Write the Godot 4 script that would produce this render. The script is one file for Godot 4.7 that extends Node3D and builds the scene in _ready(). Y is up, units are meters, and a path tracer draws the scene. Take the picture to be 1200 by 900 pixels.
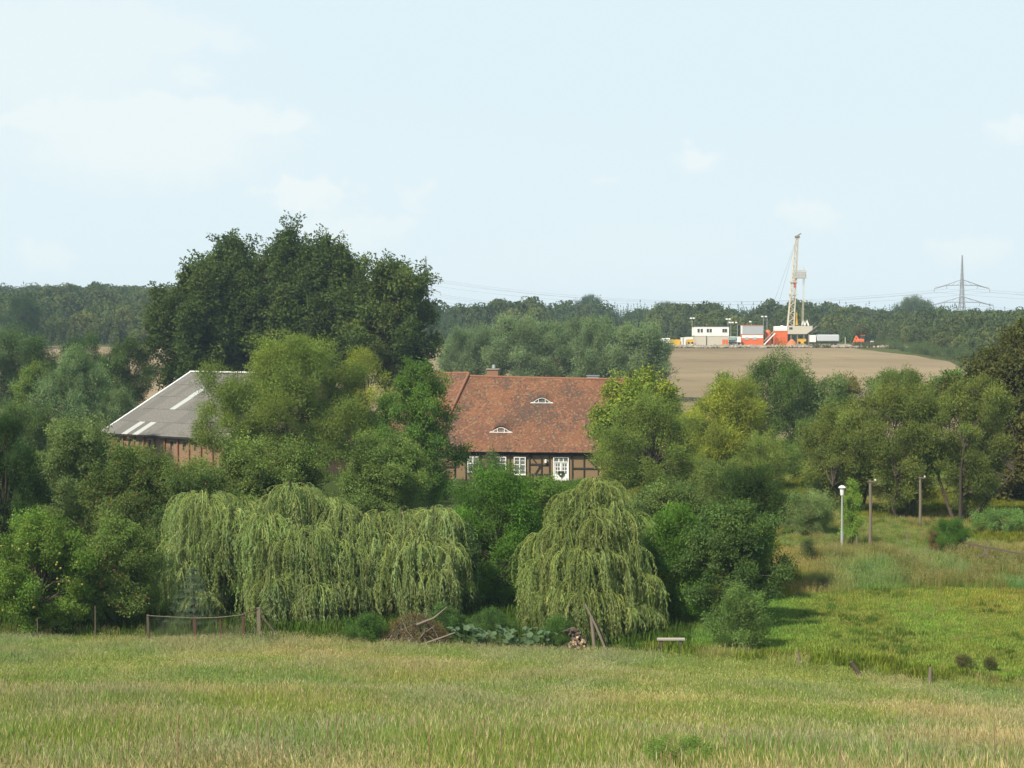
extends Node3D
# A view from a grassy slope over a farm in a valley: farmhouse and barn among trees, a drilling site on the stubble field behind, forest on the skyline.
# Pixel helpers use the photograph's size (1200 x 900); every thing stands at its own distance d (metres in front of the eye) and real size.

const F := 2240.0
const EYE := 14.0
const PITCH := 0.02232
var rng := RandomNumberGenerator.new()
var n1 := FastNoiseLite.new()
var n2 := FastNoiseLite.new()
var mats := {}
var meshes := {}
var counts := {}

# ---------------------------------------------------------------- helpers
class Geo:
	var v := PackedVector3Array()
	var n := PackedVector3Array()
	var c := PackedColorArray()
	var ix := PackedInt32Array()
	var col := Color.WHITE
	func tri(a: Vector3, b: Vector3, d: Vector3):
		var nn := (b - a).cross(d - a).normalized()
		var k := v.size()
		v.append(a); v.append(b); v.append(d)
		n.append(nn); n.append(nn); n.append(nn)
		c.append(col); c.append(col); c.append(col)
		ix.append(k); ix.append(k + 2); ix.append(k + 1)
	func quad(a: Vector3, b: Vector3, d: Vector3, e: Vector3):
		var nn := (d - a).cross(e - b).normalized()
		var k := v.size()
		v.append(a); v.append(b); v.append(d); v.append(e)
		for i in 4:
			n.append(nn); c.append(col)
		ix.append(k); ix.append(k + 2); ix.append(k + 1)
		ix.append(k); ix.append(k + 3); ix.append(k + 2)
	func box(t: Transform3D, s: Vector3, bev := 0.0):
		var h := s * 0.5
		var e := minf(bev, minf(h.x, minf(h.y, h.z)) * 0.6)
		for a in 3:
			for sg in [-1.0, 1.0]:
				var nn := Vector3.ZERO; nn[a] = sg
				var u := Vector3.ZERO; u[(a + 1) % 3] = sg
				var w := nn.cross(u)
				var hn: float = h[a]
				var hu: float = h[(a + 1) % 3] - e
				var hw: float = h[(a + 2) % 3] - e
				quad(t * (nn * hn - u * hu - w * hw), t * (nn * hn + u * hu - w * hw), t * (nn * hn + u * hu + w * hw), t * (nn * hn - u * hu + w * hw))
		if e > 0.0:
			for a in 3:
				var b := (a + 1) % 3
				var d := (a + 2) % 3
				for sb in [-1.0, 1.0]:
					for sd in [-1.0, 1.0]:
						var p := []
						for q in [[h[b], h[d] - e], [h[b] - e, h[d]]]:
							for sa in [-1.0, 1.0]:
								var x := Vector3.ZERO
								x[a] = sa * (h[a] - e); x[b] = sb * q[0]; x[d] = sd * q[1]
								p.append(t * x)
						if sb * sd > 0.0:
							quad(p[0], p[2], p[3], p[1])
						else:
							quad(p[1], p[3], p[2], p[0])
	func beam(a: Vector3, b: Vector3, w: float, h: float):
		var z := (b - a).normalized()
		var up := Vector3.UP if absf(z.y) < 0.98 else Vector3.RIGHT
		var x := up.cross(z).normalized()
		box(Transform3D(Basis(x, z.cross(x), z), (a + b) * 0.5), Vector3(w, h, a.distance_to(b)))
	func tube(p: Array, r: Array, sides := 6, cap := true):
		var k := v.size()
		var m := p.size()
		var ref := Vector3(0.31, 0.2, 0.93)
		for i in m:
			var dir: Vector3 = (p[mini(i + 1, m - 1)] - p[maxi(i - 1, 0)]).normalized()
			if absf(dir.dot(ref)) > 0.95: ref = Vector3(0.9, 0.3, -0.2)
			var x := ref.cross(dir).normalized()
			var y := dir.cross(x)
			for s in sides:
				var a := TAU * s / sides
				var q := x * cos(a) + y * sin(a)
				v.append(p[i] + q * r[i]); n.append(q); c.append(col)
		for i in m - 1:
			for s in sides:
				var a := k + i * sides + s
				var b := k + i * sides + (s + 1) % sides
				ix.append(a); ix.append(a + sides); ix.append(b)
				ix.append(b); ix.append(a + sides); ix.append(b + sides)
		if cap:
			for e in [0, m - 1]:
				for s in sides - 2:
					var o: int = k + e * sides
					tri(v[o], v[o + s + 1], v[o + s + 2])
	func lathe(prof: Array, sides := 14, at := Vector3.ZERO):
		for i in prof.size() - 1:
			for s in sides:
				var a0 := TAU * s / sides
				var a1 := TAU * (s + 1) / sides
				var P = func(q, a): return at + Vector3(cos(a) * q.x, q.y, sin(a) * q.x)
				quad(P.call(prof[i], a1), P.call(prof[i], a0), P.call(prof[i + 1], a0), P.call(prof[i + 1], a1))
	func mesh() -> ArrayMesh:
		var arr := []
		arr.resize(Mesh.ARRAY_MAX)
		arr[Mesh.ARRAY_VERTEX] = v; arr[Mesh.ARRAY_NORMAL] = n; arr[Mesh.ARRAY_COLOR] = c; arr[Mesh.ARRAY_INDEX] = ix
		var m := ArrayMesh.new()
		m.add_surface_from_arrays(Mesh.PRIMITIVE_TRIANGLES, arr)
		return m

func lin(r: float, g: float, b: float) -> Color: return Color(r, g, b)
func mat(key: String, col: Color, rough := 0.85, metal := 0.0, vcol := false) -> StandardMaterial3D:
	if mats.has(key): return mats[key]
	var m := StandardMaterial3D.new()
	if key in ["soil", "stubble", "gravel", "grass_blades"]: m.specular_mode = BaseMaterial3D.SPECULAR_DISABLED
	m.resource_name = key
	m.albedo_color = col.linear_to_srgb(); m.roughness = rough; m.metallic = metal; m.vertex_color_use_as_albedo = vcol
	m.cull_mode = BaseMaterial3D.CULL_DISABLED
	mats[key] = m
	return m
func grain(m: StandardMaterial3D, freq: float, lo: float, hi: float, scale: float, sd := 1, bump := 0.0, world := true) -> StandardMaterial3D:
	var f := FastNoiseLite.new()
	f.seed = sd; f.frequency = freq; f.fractal_octaves = 4
	var t := NoiseTexture2D.new()
	t.width = 512; t.height = 512; t.seamless = true; t.noise = f
	var g := Gradient.new()
	g.set_color(0, Color(lo, lo, lo).linear_to_srgb()); g.set_color(1, Color(hi, hi, hi).linear_to_srgb())
	t.color_ramp = g
	m.albedo_texture = t; m.uv1_triplanar = true; m.uv1_world_triplanar = world; m.uv1_scale = Vector3.ONE * scale
	if bump > 0.0:
		var t2 := NoiseTexture2D.new()
		t2.width = 512; t2.height = 512; t2.seamless = true; t2.noise = f
		m.heightmap_enabled = true; m.heightmap_texture = t2; m.heightmap_scale = bump
	return m
func numbered(called: String) -> String:
	var k: int = counts.get(called, 0)
	counts[called] = k + 1
	return called if k == 0 else "%s_%03d" % [called, k]
func tag(o: Node, label: String, category: String, group := "", kind := ""):
	if label: o.set_meta("label", label)
	if category: o.set_meta("category", category)
	if group: o.set_meta("group", group)
	if kind: o.set_meta("kind", kind)
func thing(called: String, label: String, category: String, at := Vector3.ZERO, turn := 0.0, group := "") -> Node3D:
	var o := Node3D.new()
	o.name = numbered(called); add_child(o)
	o.position = at; o.rotation.y = turn
	tag(o, label, category, group)
	return o
func part(parent: Node, called: String, m: Mesh, material: Material, t := Transform3D.IDENTITY) -> MeshInstance3D:
	var o := MeshInstance3D.new()
	o.name = called if parent != self else numbered(called)
	o.mesh = m; o.material_override = material; o.transform = t
	parent.add_child(o, true)
	return o
func gpart(parent: Node, called: String, g: Geo, material: Material, t := Transform3D.IDENTITY) -> MeshInstance3D:
	return part(parent, called, g.mesh(), material, t)
func bpart(parent: Node, called: String, at: Vector3, s: Vector3, material: Material, bev := 0.0, turn := 0.0) -> MeshInstance3D:
	var key := "box%s%s" % [s, bev]
	if not meshes.has(key):
		var g := Geo.new()
		g.box(Transform3D.IDENTITY, s, bev)
		meshes[key] = g.mesh()
	return part(parent, called, meshes[key], material, Transform3D(Basis(Vector3.UP, turn), at))
func struct(called: String, g: Geo, material: Material) -> MeshInstance3D:
	var o := gpart(self, called, g, material)
	o.set_meta("kind", "structure")
	return o
func copies(parent: Node, called: String, m: Mesh, material: Material, ts: Array, cs: Array) -> MultiMeshInstance3D:
	var mm := MultiMesh.new()
	mm.transform_format = MultiMesh.TRANSFORM_3D
	mm.use_colors = true
	mm.mesh = m
	mm.instance_count = ts.size()
	for i in ts.size():
		mm.set_instance_transform(i, ts[i])
		mm.set_instance_color(i, cs[i])
	var o := MultiMeshInstance3D.new()
	o.name = called if parent != self else numbered(called)
	o.multimesh = mm; o.material_override = material
	parent.add_child(o, true)
	return o
func W(px: float, py: float, d: float) -> Vector3:
	var f := Vector3(0, -sin(PITCH), -cos(PITCH))
	var u := Vector3(0, cos(PITCH), -sin(PITCH))
	var r := f + Vector3.RIGHT * ((px - 600.0) / F) + u * ((450.0 - py) / F)
	return Vector3(0, EYE, 0) + r * (d / -r.z)
func curve(pts: Array, x: float) -> float:
	if x <= pts[0][0]: return pts[0][1]
	for i in range(1, pts.size()):
		if x <= pts[i][0]:
			var t: float = (x - pts[i - 1][0]) / (pts[i][0] - pts[i - 1][0])
			return lerpf(pts[i - 1][1], pts[i][1], t)
	return pts[-1][1]
var far_profile := [[90.0, 0.0], [190.0, 0.35], [230.0, 0.8], [262.0, 1.7], [300.0, 3.4], [400.0, 7.6], [530.0, 12.7], [575.0, 13.0], [700.0, 15.5], [900.0, 18.5], [1100.0, 20.5], [1400.0, 19.0], [3000.0, -10.0]]
func foot(x: float) -> float:
	return curve([[-60.0, 93.0], [-24.0, 90.5], [-8.0, 88.5], [4.0, 86.0], [11.0, 82.5], [20.0, 76.0], [45.0, 66.0]], x)
func gh(x: float, d: float) -> float:
	var df := foot(x)
	var y := 0.0
	if d < df:
		var s := clampf(1.0 - d / df, 0.0, 1.6)
		y = 12.2 * pow(s, 1.27)
		y += n1.get_noise_2d(x * 2.2, d * 2.2) * 0.25 * clampf((df - d) / 12.0, 0.0, 1.0)
	else:
		y = curve(far_profile, d) * smoothstep(90.0, 120.0, d)
		y += n1.get_noise_2d(x * 1.5, d * 1.5) * 0.18
	var right := smoothstep(6.5, 12.0, x)
	y += 1.25 * right * smoothstep(103.0, 114.0, d) * (1.0 - smoothstep(180.0, 240.0, d))
	y += 8.5 * smoothstep(-50.0, -190.0, x) * smoothstep(440.0, 850.0, d)
	y += n1.get_noise_2d(x * 0.12, d * 0.12) * 1.2 * smoothstep(560.0, 800.0, d)
	return y
func G(px: float, d: float) -> Vector3:
	var x := W(px, 400, d).x
	return Vector3(x, gh(x, d), -d)
func rv() -> Vector3:
	var z := rng.randf_range(-1, 1)
	var a := rng.randf() * TAU
	var s := sqrt(1.0 - z * z)
	return Vector3(s * cos(a), z, s * sin(a))
func tint(c: Color, spread := 0.18) -> Color:
	var k := 1.0 + rng.randf_range(-spread, spread)
	return Color(c.r * k * (1.0 + rng.randf_range(-spread, spread) * 0.4), c.g * k, c.b * k * (1.0 + rng.randf_range(-spread, spread) * 0.5))

# ---------------------------------------------------------------- leaves and trees
func leaf(g: Geo, at: Vector3, dir: Vector3, nor: Vector3, l: float, w: float):
	var side := dir.cross(nor).normalized() * w * 0.5
	var mid := at + dir * l * 0.45 + nor * w * 0.16
	var tip := at + dir * l - nor * l * 0.1
	var k := 1.0 + rng.randf_range(-0.28, 0.28)
	g.col = Color(k * (1.0 + rng.randf_range(-0.08, 0.1)), k, k * 0.95)
	g.tri(at, mid + side, tip)
	g.tri(at, tip, mid - side)
func clump(key: String, count: int, l: float, w: float, flat := 0.75, sprig := 0.4) -> ArrayMesh:
	if meshes.has(key): return meshes[key]
	var g := Geo.new()
	for i in count:
		var p := rv() * pow(rng.randf(), 0.45)
		p.y *= flat
		var dir := (p.normalized() * 0.7 + rv() * 0.8 + Vector3(0, -0.15, 0)).normalized()
		var nor := (Vector3.UP * 0.6 + p.normalized() * 0.5 + rv() * 0.8).normalized()
		nor = (nor - dir * nor.dot(dir)).normalized()
		leaf(g, p, dir, nor, l * rng.randf_range(0.7, 1.25), w * rng.randf_range(0.75, 1.2))
	for i in int(count * 0.12):   # upright shoots that roughen the outline
		var a := rv(); a.y = absf(a.y) * 0.6 + 0.4
		var dir2 := (a + rv() * 0.4).normalized()
		for q in 3:
			var nor2 := (rv() + Vector3.UP * 0.3).normalized()
			nor2 = (nor2 - dir2 * nor2.dot(dir2)).normalized()
			leaf(g, a * (0.75 + sprig * q * 0.4), (dir2 + rv() * 0.6).normalized(), nor2, l * 0.8, w * 0.8)
	meshes[key] = g.mesh()
	return meshes[key]
func strand(key: String, length: float, l: float, w: float, dens: float) -> ArrayMesh:
	if meshes.has(key): return meshes[key]
	var g := Geo.new()
	var p := Vector3.ZERO
	var pts := [p]
	var rr := [0.012]
	var bend := 0.55
	var steps := int(length / 0.2)
	var dir := Vector3(0.7, 0.55, 0)
	for i in steps:
		dir = (dir + Vector3(rng.randf_range(-0.06, 0.05), -bend, rng.randf_range(-0.07, 0.07))).normalized()
		p += dir * 0.2
		pts.append(p); rr.append(0.012 * (1.0 - float(i) / steps) + 0.004)
	g.col = Color(1.5, 1.15, 0.7)
	g.tube(pts, rr, 3, false)
	var runs := [pts]
	for q in int(length * 3.2):   # side twigs hang beside the main shoot
		var k0 := rng.randi_range(1, pts.size() - 2)
		var o := rv(); o.y = 0.0
		var tp: Vector3 = pts[k0]
		var td := (o.normalized() * 0.9 + Vector3(0, -0.2, 0)).normalized()
		var run := [tp]
		for z in rng.randi_range(3, 6):
			td = (td + Vector3(0, -0.5, 0) + rv() * 0.12).normalized()
			tp += td * 0.11
			run.append(tp)
		runs.append(run)
	for run in runs:
		var ln := 0.0
		for z in run.size() - 1: ln += run[z].distance_to(run[z + 1])
		var total := int(ln * dens)
		for i in total:
			var t: float = float(i) / total * (run.size() - 1.01)
			var k := int(t)
			var at: Vector3 = run[k].lerp(run[k + 1], t - k)
			var out := rv(); out.y = absf(out.y) * 0.3
			var ld := (out * 0.7 + Vector3(0, -0.8, 0)).normalized()
			var nor := (out + rv() * 0.4).normalized()
			nor = (nor - ld * nor.dot(ld)).normalized()
			leaf(g, at, ld, nor, l * rng.randf_range(0.6, 1.3), w * rng.randf_range(0.8, 1.2))
	meshes[key] = g.mesh()
	return meshes[key]
func leaf_mat() -> StandardMaterial3D:
	var m := mat("leaf", Color.WHITE, 0.62, 0.0, true)
	m.metallic_specular = 0.18
	m.backlight_enabled = true; m.backlight = Color(0.72, 0.8, 0.34)
	return m
func bark(col: Color) -> StandardMaterial3D:
	var key := "bark%s" % col
	if mats.has(key): return mats[key]
	return grain(mat(key, col, 0.95), 0.05, 0.5, 1.4, 0.9, 7, 1.5, false)
# A tree: a tapered trunk with limbs and a crown of leaf clumps gathered in lobes.
# o: n name, l label, c category, g group, px, d, w (crown width in photo pixels), top, bot (photo rows of crown top and crown bottom), col, col2, clump key, cr (clump radius m), lobes, dens, shape, lean
func tree(o: Dictionary) -> Node3D:
	rng.seed = hash(o.l) 
	var d: float = o.d
	var base := G(o.get("bx", o.px), d)
	base.y -= 0.05
	var t := thing(o.n, o.l, o.get("c", "tree"), base, 0.0, o.get("g", ""))
	var top := W(o.px, o.top, d).y - base.y
	var bot: float = maxf(W(o.px, o.bot, d).y - base.y, 0.05)
	var rx: float = o.w * 0.5 * d / F
	var rz: float = rx * o.get("deep", 0.9)
	var ry := (top - bot) * 0.5
	var cx: float = W(o.px, 400, d).x - base.x
	var cen := Vector3(cx, bot + ry, 0)
	var cr: float = o.get("cr", 0.5)
	var nl: int = int(o.get("lobes", 22) * 1.45)
	var shape: String = o.get("shape", "round")
	var col: Color = o.col
	var col2: Color = o.get("col2", col)
	var lobes := []
	for i in nl:
		var u := (i + 0.5) / nl
		var yy := 1.0 - 2.0 * u
		var a := i * 2.39996 + rng.randf_range(-0.5, 0.5)
		var s := sqrt(maxf(0.0, 1.0 - yy * yy))
		var wide := 1.0
		if shape == "cone": wide = lerpf(1.25, 0.45, (yy + 1.0) * 0.5)
		elif shape == "egg": wide = lerpf(1.12, 0.8, (yy + 1.0) * 0.5)
		elif shape == "vase": wide = lerpf(0.75, 1.1, (yy + 1.0) * 0.5)
		elif shape == "column": s = pow(s, 0.5); 
		elif shape == "bush": s = pow(s, 0.65); wide = lerpf(1.1, 0.9, (yy + 1.0) * 0.5)
		var rr := rng.randf_range(0.5, 0.9) * (1.0 + 0.3 * n1.get_noise_3d(cos(a) * s * 45.0 + base.x * 9.0, yy * 45.0, sin(a) * s * 45.0))
		if i % 5 == 4: rr *= 0.45
		var lr: float = lerpf(0.17, 0.40, pow(rng.randf(), 1.3)) * minf(rx, ry * 1.3) * o.get("lr", 1.0)
		var p := cen + Vector3(s * cos(a) * rx * rr * wide, yy * ry * rng.randf_range(0.62, 0.95), s * sin(a) * rz * rr * wide)
		p.y = minf(p.y, bot + 2.0 * ry - lr * 0.85)
		p.y = maxf(p.y, bot + lr * 0.55)
		lobes.append([p, lr, 1.0 + rng.randf_range(-0.2, 0.2), pow(rng.randf(), 1.4)])
	var ts := []
	var cs := []
	var dens: float = o.get("dens", 1.0)
	for lo in lobes:
		var lp: Vector3 = lo[0]
		var lr: float = lo[1]
		var outw := (lp - cen); outw.y = outw.y * 0.6 + ry * 0.35
		outw = outw.normalized()
		var stretch: float = o.get("tall", 0.85)
		var cnt := int(dens * 7.0 * lr * lr / (cr * cr) + 4)
		var lc := col.lerp(col2, lo[3])
		for q in cnt:
			var dir := (rv() + outw * 0.55).normalized()
			var rad := lr * rng.randf_range(0.55, 1.0)
			if rng.randf() < 0.14: rad = lr * rng.randf_range(1.05, 1.45)
			var along := outw * dir.dot(outw)
			var dd := (dir - along) * 0.8 + along * 1.4
			var p := lp + Vector3(dd.x, dd.y * stretch, dd.z) * rad
			if p.y < 0.15: p.y = rng.randf_range(0.15, 0.5)
			var sc := cr * rng.randf_range(0.55, 1.25)
			var b := Basis.from_euler(Vector3(rng.randf_range(-0.5, 0.5), rng.randf() * TAU, rng.randf_range(-0.5, 0.5))) * Basis.from_scale(Vector3(sc, sc * rng.randf_range(0.85, 1.25), sc))
			ts.append(Transform3D(b, p))
			var c := tint(lc, 0.22)
			var lk: float = lo[2] * 1.75
			cs.append(Color(c.r * lk * 0.9, c.g * lk * 1.03, c.b * lk))
	# trunk and limbs
	var g := Geo.new()
	var tr: float = o.get("tr", clampf(top * 0.018, 0.06, 0.45))
	var stems: int = o.get("stems", 1)
	var forks := []
	for k in stems:
		var off := Vector3.ZERO
		if stems > 1:
			off = Vector3(cos(TAU * k / stems + 0.4), 0, sin(TAU * k / stems + 0.4)) * tr * (1.6 + rng.randf())
		var spread := off * rng.randf_range(3.0, 7.0)
		var h := bot + ry * rng.randf_range(0.5, 0.95)
		var f := Vector3(cx * 0.9, h, 0) + spread
		var mid1 := off + (f - off) * 0.35 + rv() * tr * 0.8
		var mid2 := off + (f - off) * 0.7 + rv() * tr * 0.9
		var r0 := tr / pow(stems, 0.45)
		g.tube([off - Vector3(0, 0.3, 0), off + Vector3(0, 0.12, 0), mid1, mid2, f], [r0 * 1.5, r0 * 1.15, r0 * 0.9, r0 * 0.7, r0 * 0.4], 8)
		forks.append([off + Vector3(0, 0.12, 0), mid1, mid2, f, r0])
	for lo in lobes:
		var fk: Array = forks[rng.randi() % forks.size()]
		var target: Vector3 = lo[0]
		var pick := clampf((target.y - fk[1].y) / maxf(0.1, fk[3].y - fk[1].y) - 0.35, 0.0, 1.0)
		var st: Vector3 = fk[1].lerp(fk[2], minf(pick * 2.0, 1.0)) if pick < 0.5 else fk[2].lerp(fk[3], pick * 2.0 - 1.0)
		var rr2: float = fk[4] * lerpf(0.5, 0.3, pick)
		var m1 := st.lerp(target, 0.5) + Vector3(0, 0.12 * st.distance_to(target), 0) + rv() * 0.08 * st.distance_to(target)
		g.tube([st, m1, target, target + (target - m1).normalized() * lo[1] * 0.7 + Vector3.UP * lo[1] * 0.2], [rr2, rr2 * 0.7, rr2 * 0.45, rr2 * 0.15], 5, false)
	gpart(t, "trunk", g, bark(o.get("bark", lin(0.07, 0.055, 0.04))))
	var key: String = o.get("clump", "broad")
	copies(t, "crown", meshes[key], leaf_mat(), ts, cs).set_meta("kind", "stuff")
	if o.has("berries"):
		var bg := Geo.new()
		bg.lathe([Vector2(0, 0.055), Vector2(0.05, 0.02), Vector2(0.05, -0.02), Vector2(0, -0.05)], 6)
		var bt := []
		var bc := []
		for k in o.berries:
			var q: Transform3D = ts[rng.randi() % ts.size()]
			bt.append(Transform3D(Basis(), q.origin + rv() * cr * 0.9)); bc.append(tint(lin(0.3, 0.05, 0.02), 0.3))
		copies(t, "berries", bg.mesh(), mat("berry", Color.WHITE, 0.5, 0.0, true), bt, bc).set_meta("kind", "stuff")
	return t

func clump_set():
	rng.seed = 11
	clump("broad", 30, 0.36, 0.22)
	clump("fine", 40, 0.27, 0.15)
	clump("big", 22, 0.52, 0.36)
	clump("narrow", 34, 0.46, 0.13, 0.9, 0.6)
	clump("upright", 34, 0.4, 0.14, 1.2, 0.9)
	strand("strand_a", 1.2, 0.15, 0.03, 24.0)
	strand("strand_b", 2.2, 0.15, 0.03, 22.0)
	strand("strand_c", 3.2, 0.15, 0.03, 20.0)

# A weeping willow: tiers of mounds, each shedding hanging strands.
func willow(o: Dictionary):
	rng.seed = hash(o.l)
	var d: float = o.d
	var base := G(o.px, d)
	var t := thing(o.n, o.l, "willow tree", base, 0.0, o.get("g", ""))
	var ts := {"strand_a": [], "strand_b": [], "strand_c": []}
	var cs := {"strand_a": [], "strand_b": [], "strand_c": []}
	var g := Geo.new()
	var tr := 0.26
	var hub := Vector3(0, 2.2, 0)
	g.tube([Vector3(0, -0.3, 0), Vector3(0.05, 0.2, 0), Vector3(-0.08, 1.2, 0), hub], [tr * 1.4, tr, tr * 0.85, tr * 0.8], 8)
	var mounds := []
	for m in o.mounds:   # px, py of the mound's top, radius m, depth offset
		var dd: float = d + m[3]
		var p := W(o.px + (m[0] - o.px) * o.get("narrow", 1.0), m[1], dd) - base
		mounds.append([p, m[2], 1.0])
		# a mirrored mound behind gives the crown its depth
		if m.size() < 5:
			mounds.append([Vector3(p.x + rng.randf_range(-0.6, 0.6), p.y - rng.randf_range(0.1, 0.7), -absf(m[3]) - rng.randf_range(0.5, 2.6)), m[2] * rng.randf_range(0.85, 1.1), 0.6])
	var extra := []
	for m in mounds:   # smaller sprays break the mounds up
		for q in 3:
			var sp := rv(); sp.y = sp.y * 0.5 + 0.1
			extra.append([m[0] + sp * m[1] * 0.95 - Vector3(0, m[1] * 0.5, 0), m[1] * rng.randf_range(0.3, 0.5), m[2] * 1.3])
	mounds.append_array(extra)
	for m in mounds:
		var p: Vector3 = m[0]
		var r: float = m[1]
		if p.y < 0.9: continue
		var c0 := p - Vector3(0, r * 0.75, 0)
		var mid := hub.lerp(c0, 0.5) + Vector3(0, 0.5, 0)
		g.tube([hub, mid, c0, p], [tr * 0.45, tr * 0.3, tr * 0.16, 0.02], 5, false)
		var lt := 1.0 + rng.randf_range(-0.2, 0.2)
		for q in int(38 * r * r * m[2] * o.get("dens", 1.0)) + 13:
			var dir := rv(); dir.y = absf(dir.y)
			if dir.z < -0.2 and rng.randf() < 0.4: dir.z = -dir.z
			var at := c0 + Vector3(dir.x * r, dir.y * r * 0.75, dir.z * r) * rng.randf_range(0.65, 1.05)
			var outd := Vector2(dir.x, dir.z)
			var yaw := atan2(-outd.y, outd.x) + rng.randf_range(-0.5, 0.5)
			var room := at.y
			var want: float = lerpf(0.7, 3.5, pow(rng.randf(), 1.15)) * o.get("len", 1.0)
			want = minf(want, room * 0.95)
			if want < 0.4: continue
			var key := "strand_a" if want < 1.6 else ("strand_b" if want < 2.6 else "strand_c")
			var k: float = want / {"strand_a": 1.15, "strand_b": 2.1, "strand_c": 3.1}[key]
			k = clampf(k, 0.6, 1.3)
			ts[key].append(Transform3D(Basis(Vector3.UP, yaw) * Basis.from_euler(Vector3(rng.randf_range(-0.12, 0.12), 0, rng.randf_range(-0.15, 0.1))) * Basis.from_scale(Vector3(rng.randf_range(0.5, 1.3), k, rng.randf_range(0.8, 1.3))), at))
			var c := tint(o.col.lerp(o.col2, rng.randf()), 0.26)
			cs[key].append(Color(c.r * lt, c.g * lt, c.b * lt))
	gpart(t, "trunk", g, bark(lin(0.06, 0.05, 0.035)))
	for key in ts:
		if ts[key].size():
			copies(t, "crown", meshes[key], leaf_mat(), ts[key], cs[key]).set_meta("kind", "stuff")
	return t

# ---------------------------------------------------------------- sky
func sky_at(az: float, el: float) -> Color:
	# hazy late-summer air: nearly white blue at the horizon, a little bluer overhead, thin cumulus and veils
	var h := clampf(sin(maxf(el, 0.0)), 0.0, 1.0)
	var c := Color(0.775, 0.9, 0.93).lerp(Color(0.55, 0.745, 0.93), pow(h, 0.9))
	var dir := Vector3(sin(az) * cos(el), sin(el), -cos(az) * cos(el))
	var q := dir * 100.0
	var veil := n2.get_noise_3d(q.x * 0.35, q.y * 1.3, q.z * 0.35) * 0.5 + 0.5
	veil = smoothstep(0.42, 0.85, veil)
	var cl := veil * 0.35
	# cumulus seen in front of the camera (centre az, el, half width, half height in pixels of the photograph)
	var px := 600.0 + F * tan(az) if absf(az) < 1.2 else -9999.0
	var py := 400.0 - F * tan(clampf(el, -0.5, 1.2)) / maxf(cos(az), 0.2)
	if px > -600.0 and px < 1800.0 and py > -500.0:
		for k in [[170, 155, 230, 58, 0.55], [60, 60, 260, 80, 0.35], [360, 226, 70, 22, 0.65], [815, 183, 42, 14, 0.5], [952, 250, 46, 13, 0.45], [1186, 151, 40, 14, 0.45], [1135, 292, 60, 18, 0.4], [714, 210, 20, 8, 0.4], [226, 90, 34, 12, 0.4], [488, 230, 26, 16, 0.35], [52, 300, 40, 16, 0.4], [420, 268, 90, 26, 0.45]]:
			var wx := px + n2.get_noise_2d(px * 0.9, py * 1.6) * 26.0 + n2.get_noise_2d(px * 3.1 + 50.0, py * 4.0) * 9.0
			var wy := py + n2.get_noise_2d(px * 1.0 + 300.0, py * 1.3) * 16.0 + n2.get_noise_2d(px * 3.4, py * 3.4 + 80.0) * 6.0
			var dx: float = (wx - k[0]) / k[2]
			var dy: float = (wy - k[1]) / k[3]
			if dy < 0.0: dy *= 1.15
			else: dy *= 0.6
			var e := 1.0 - sqrt(dx * dx + dy * dy)
			if e > 0.0:
				cl = maxf(cl, k[4] * (smoothstep(0.0, 0.22, e) if dy < 0.0 else smoothstep(0.0, 0.7, e)))
	c = c.lerp(Color(0.94, 0.97, 0.94), minf(cl * 0.92, 1.0))
	return c * 0.735
func make_sky() -> PanoramaSkyMaterial:
	# the panorama's middle lies behind the camera (+z), its edges in front
	var a := Image.create(1024, 512, false, Image.FORMAT_RGBF)
	for y in 512:
		for x in 1024:
			a.set_pixel(x, y, sky_at(wrapf((x + 0.5) / 1024.0 * TAU, -PI, PI), (0.5 - (y + 0.5) / 512.0) * PI))
	a.resize(4096, 2048, Image.INTERPOLATE_BILINEAR)
	for y in range(800, 1040):
		for x in range(-260, 260):
			a.set_pixel(posmod(x, 4096), y, sky_at((x + 0.5) / 4096.0 * TAU, (0.5 - (y + 0.5) / 2048.0) * PI))
	var m := PanoramaSkyMaterial.new()
	m.panorama = ImageTexture.create_from_image(a)
	return m

# ---------------------------------------------------------------- ground
func ground_color(x: float, d: float) -> Color:
	var k := n2.get_noise_2d(x * 0.9, d * 0.9)
	var c := lin(0.09, 0.115, 0.03).lerp(lin(0.15, 0.15, 0.055), clampf(0.5 + k, 0.0, 1.0))
	if d > foot(x):
		var g := lin(0.075, 0.115, 0.022)
		if x < 5.0: g = lin(0.05, 0.065, 0.02)
		var m := smoothstep(0.0, 4.0, d - foot(x))
		c = c.lerp(g * (1.0 + 0.3 * k), m)
	if d > 262.0:
		c = lin(0.07, 0.08, 0.03) * (1.0 + 0.3 * k)
	return c
func sheet(rows: Array, cols: int, half: Callable, lift := 0.0, colour = null) -> Geo:
	var g := Geo.new()
	for r in rows:
		for i in cols + 1:
			var x: float = half.call(r, float(i) / cols)
			g.v.append(Vector3(x, gh(x, r) + lift, -r))
			g.c.append(colour.call(x, r) if colour != null else Color.WHITE)
			var e := 0.6
			var gx := (gh(x + e, r) - gh(x - e, r)) / (2 * e)
			var gz := (gh(x, r + e) - gh(x, r - e)) / (2 * e)
			g.n.append(Vector3(-gx, 1, gz).normalized())
	for r in rows.size() - 1:
		for i in cols:
			var a := r * (cols + 1) + i
			var b := a + cols + 1
			g.ix.append_array([a, b, a + 1, a + 1, b, b + 1])
	return g
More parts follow.
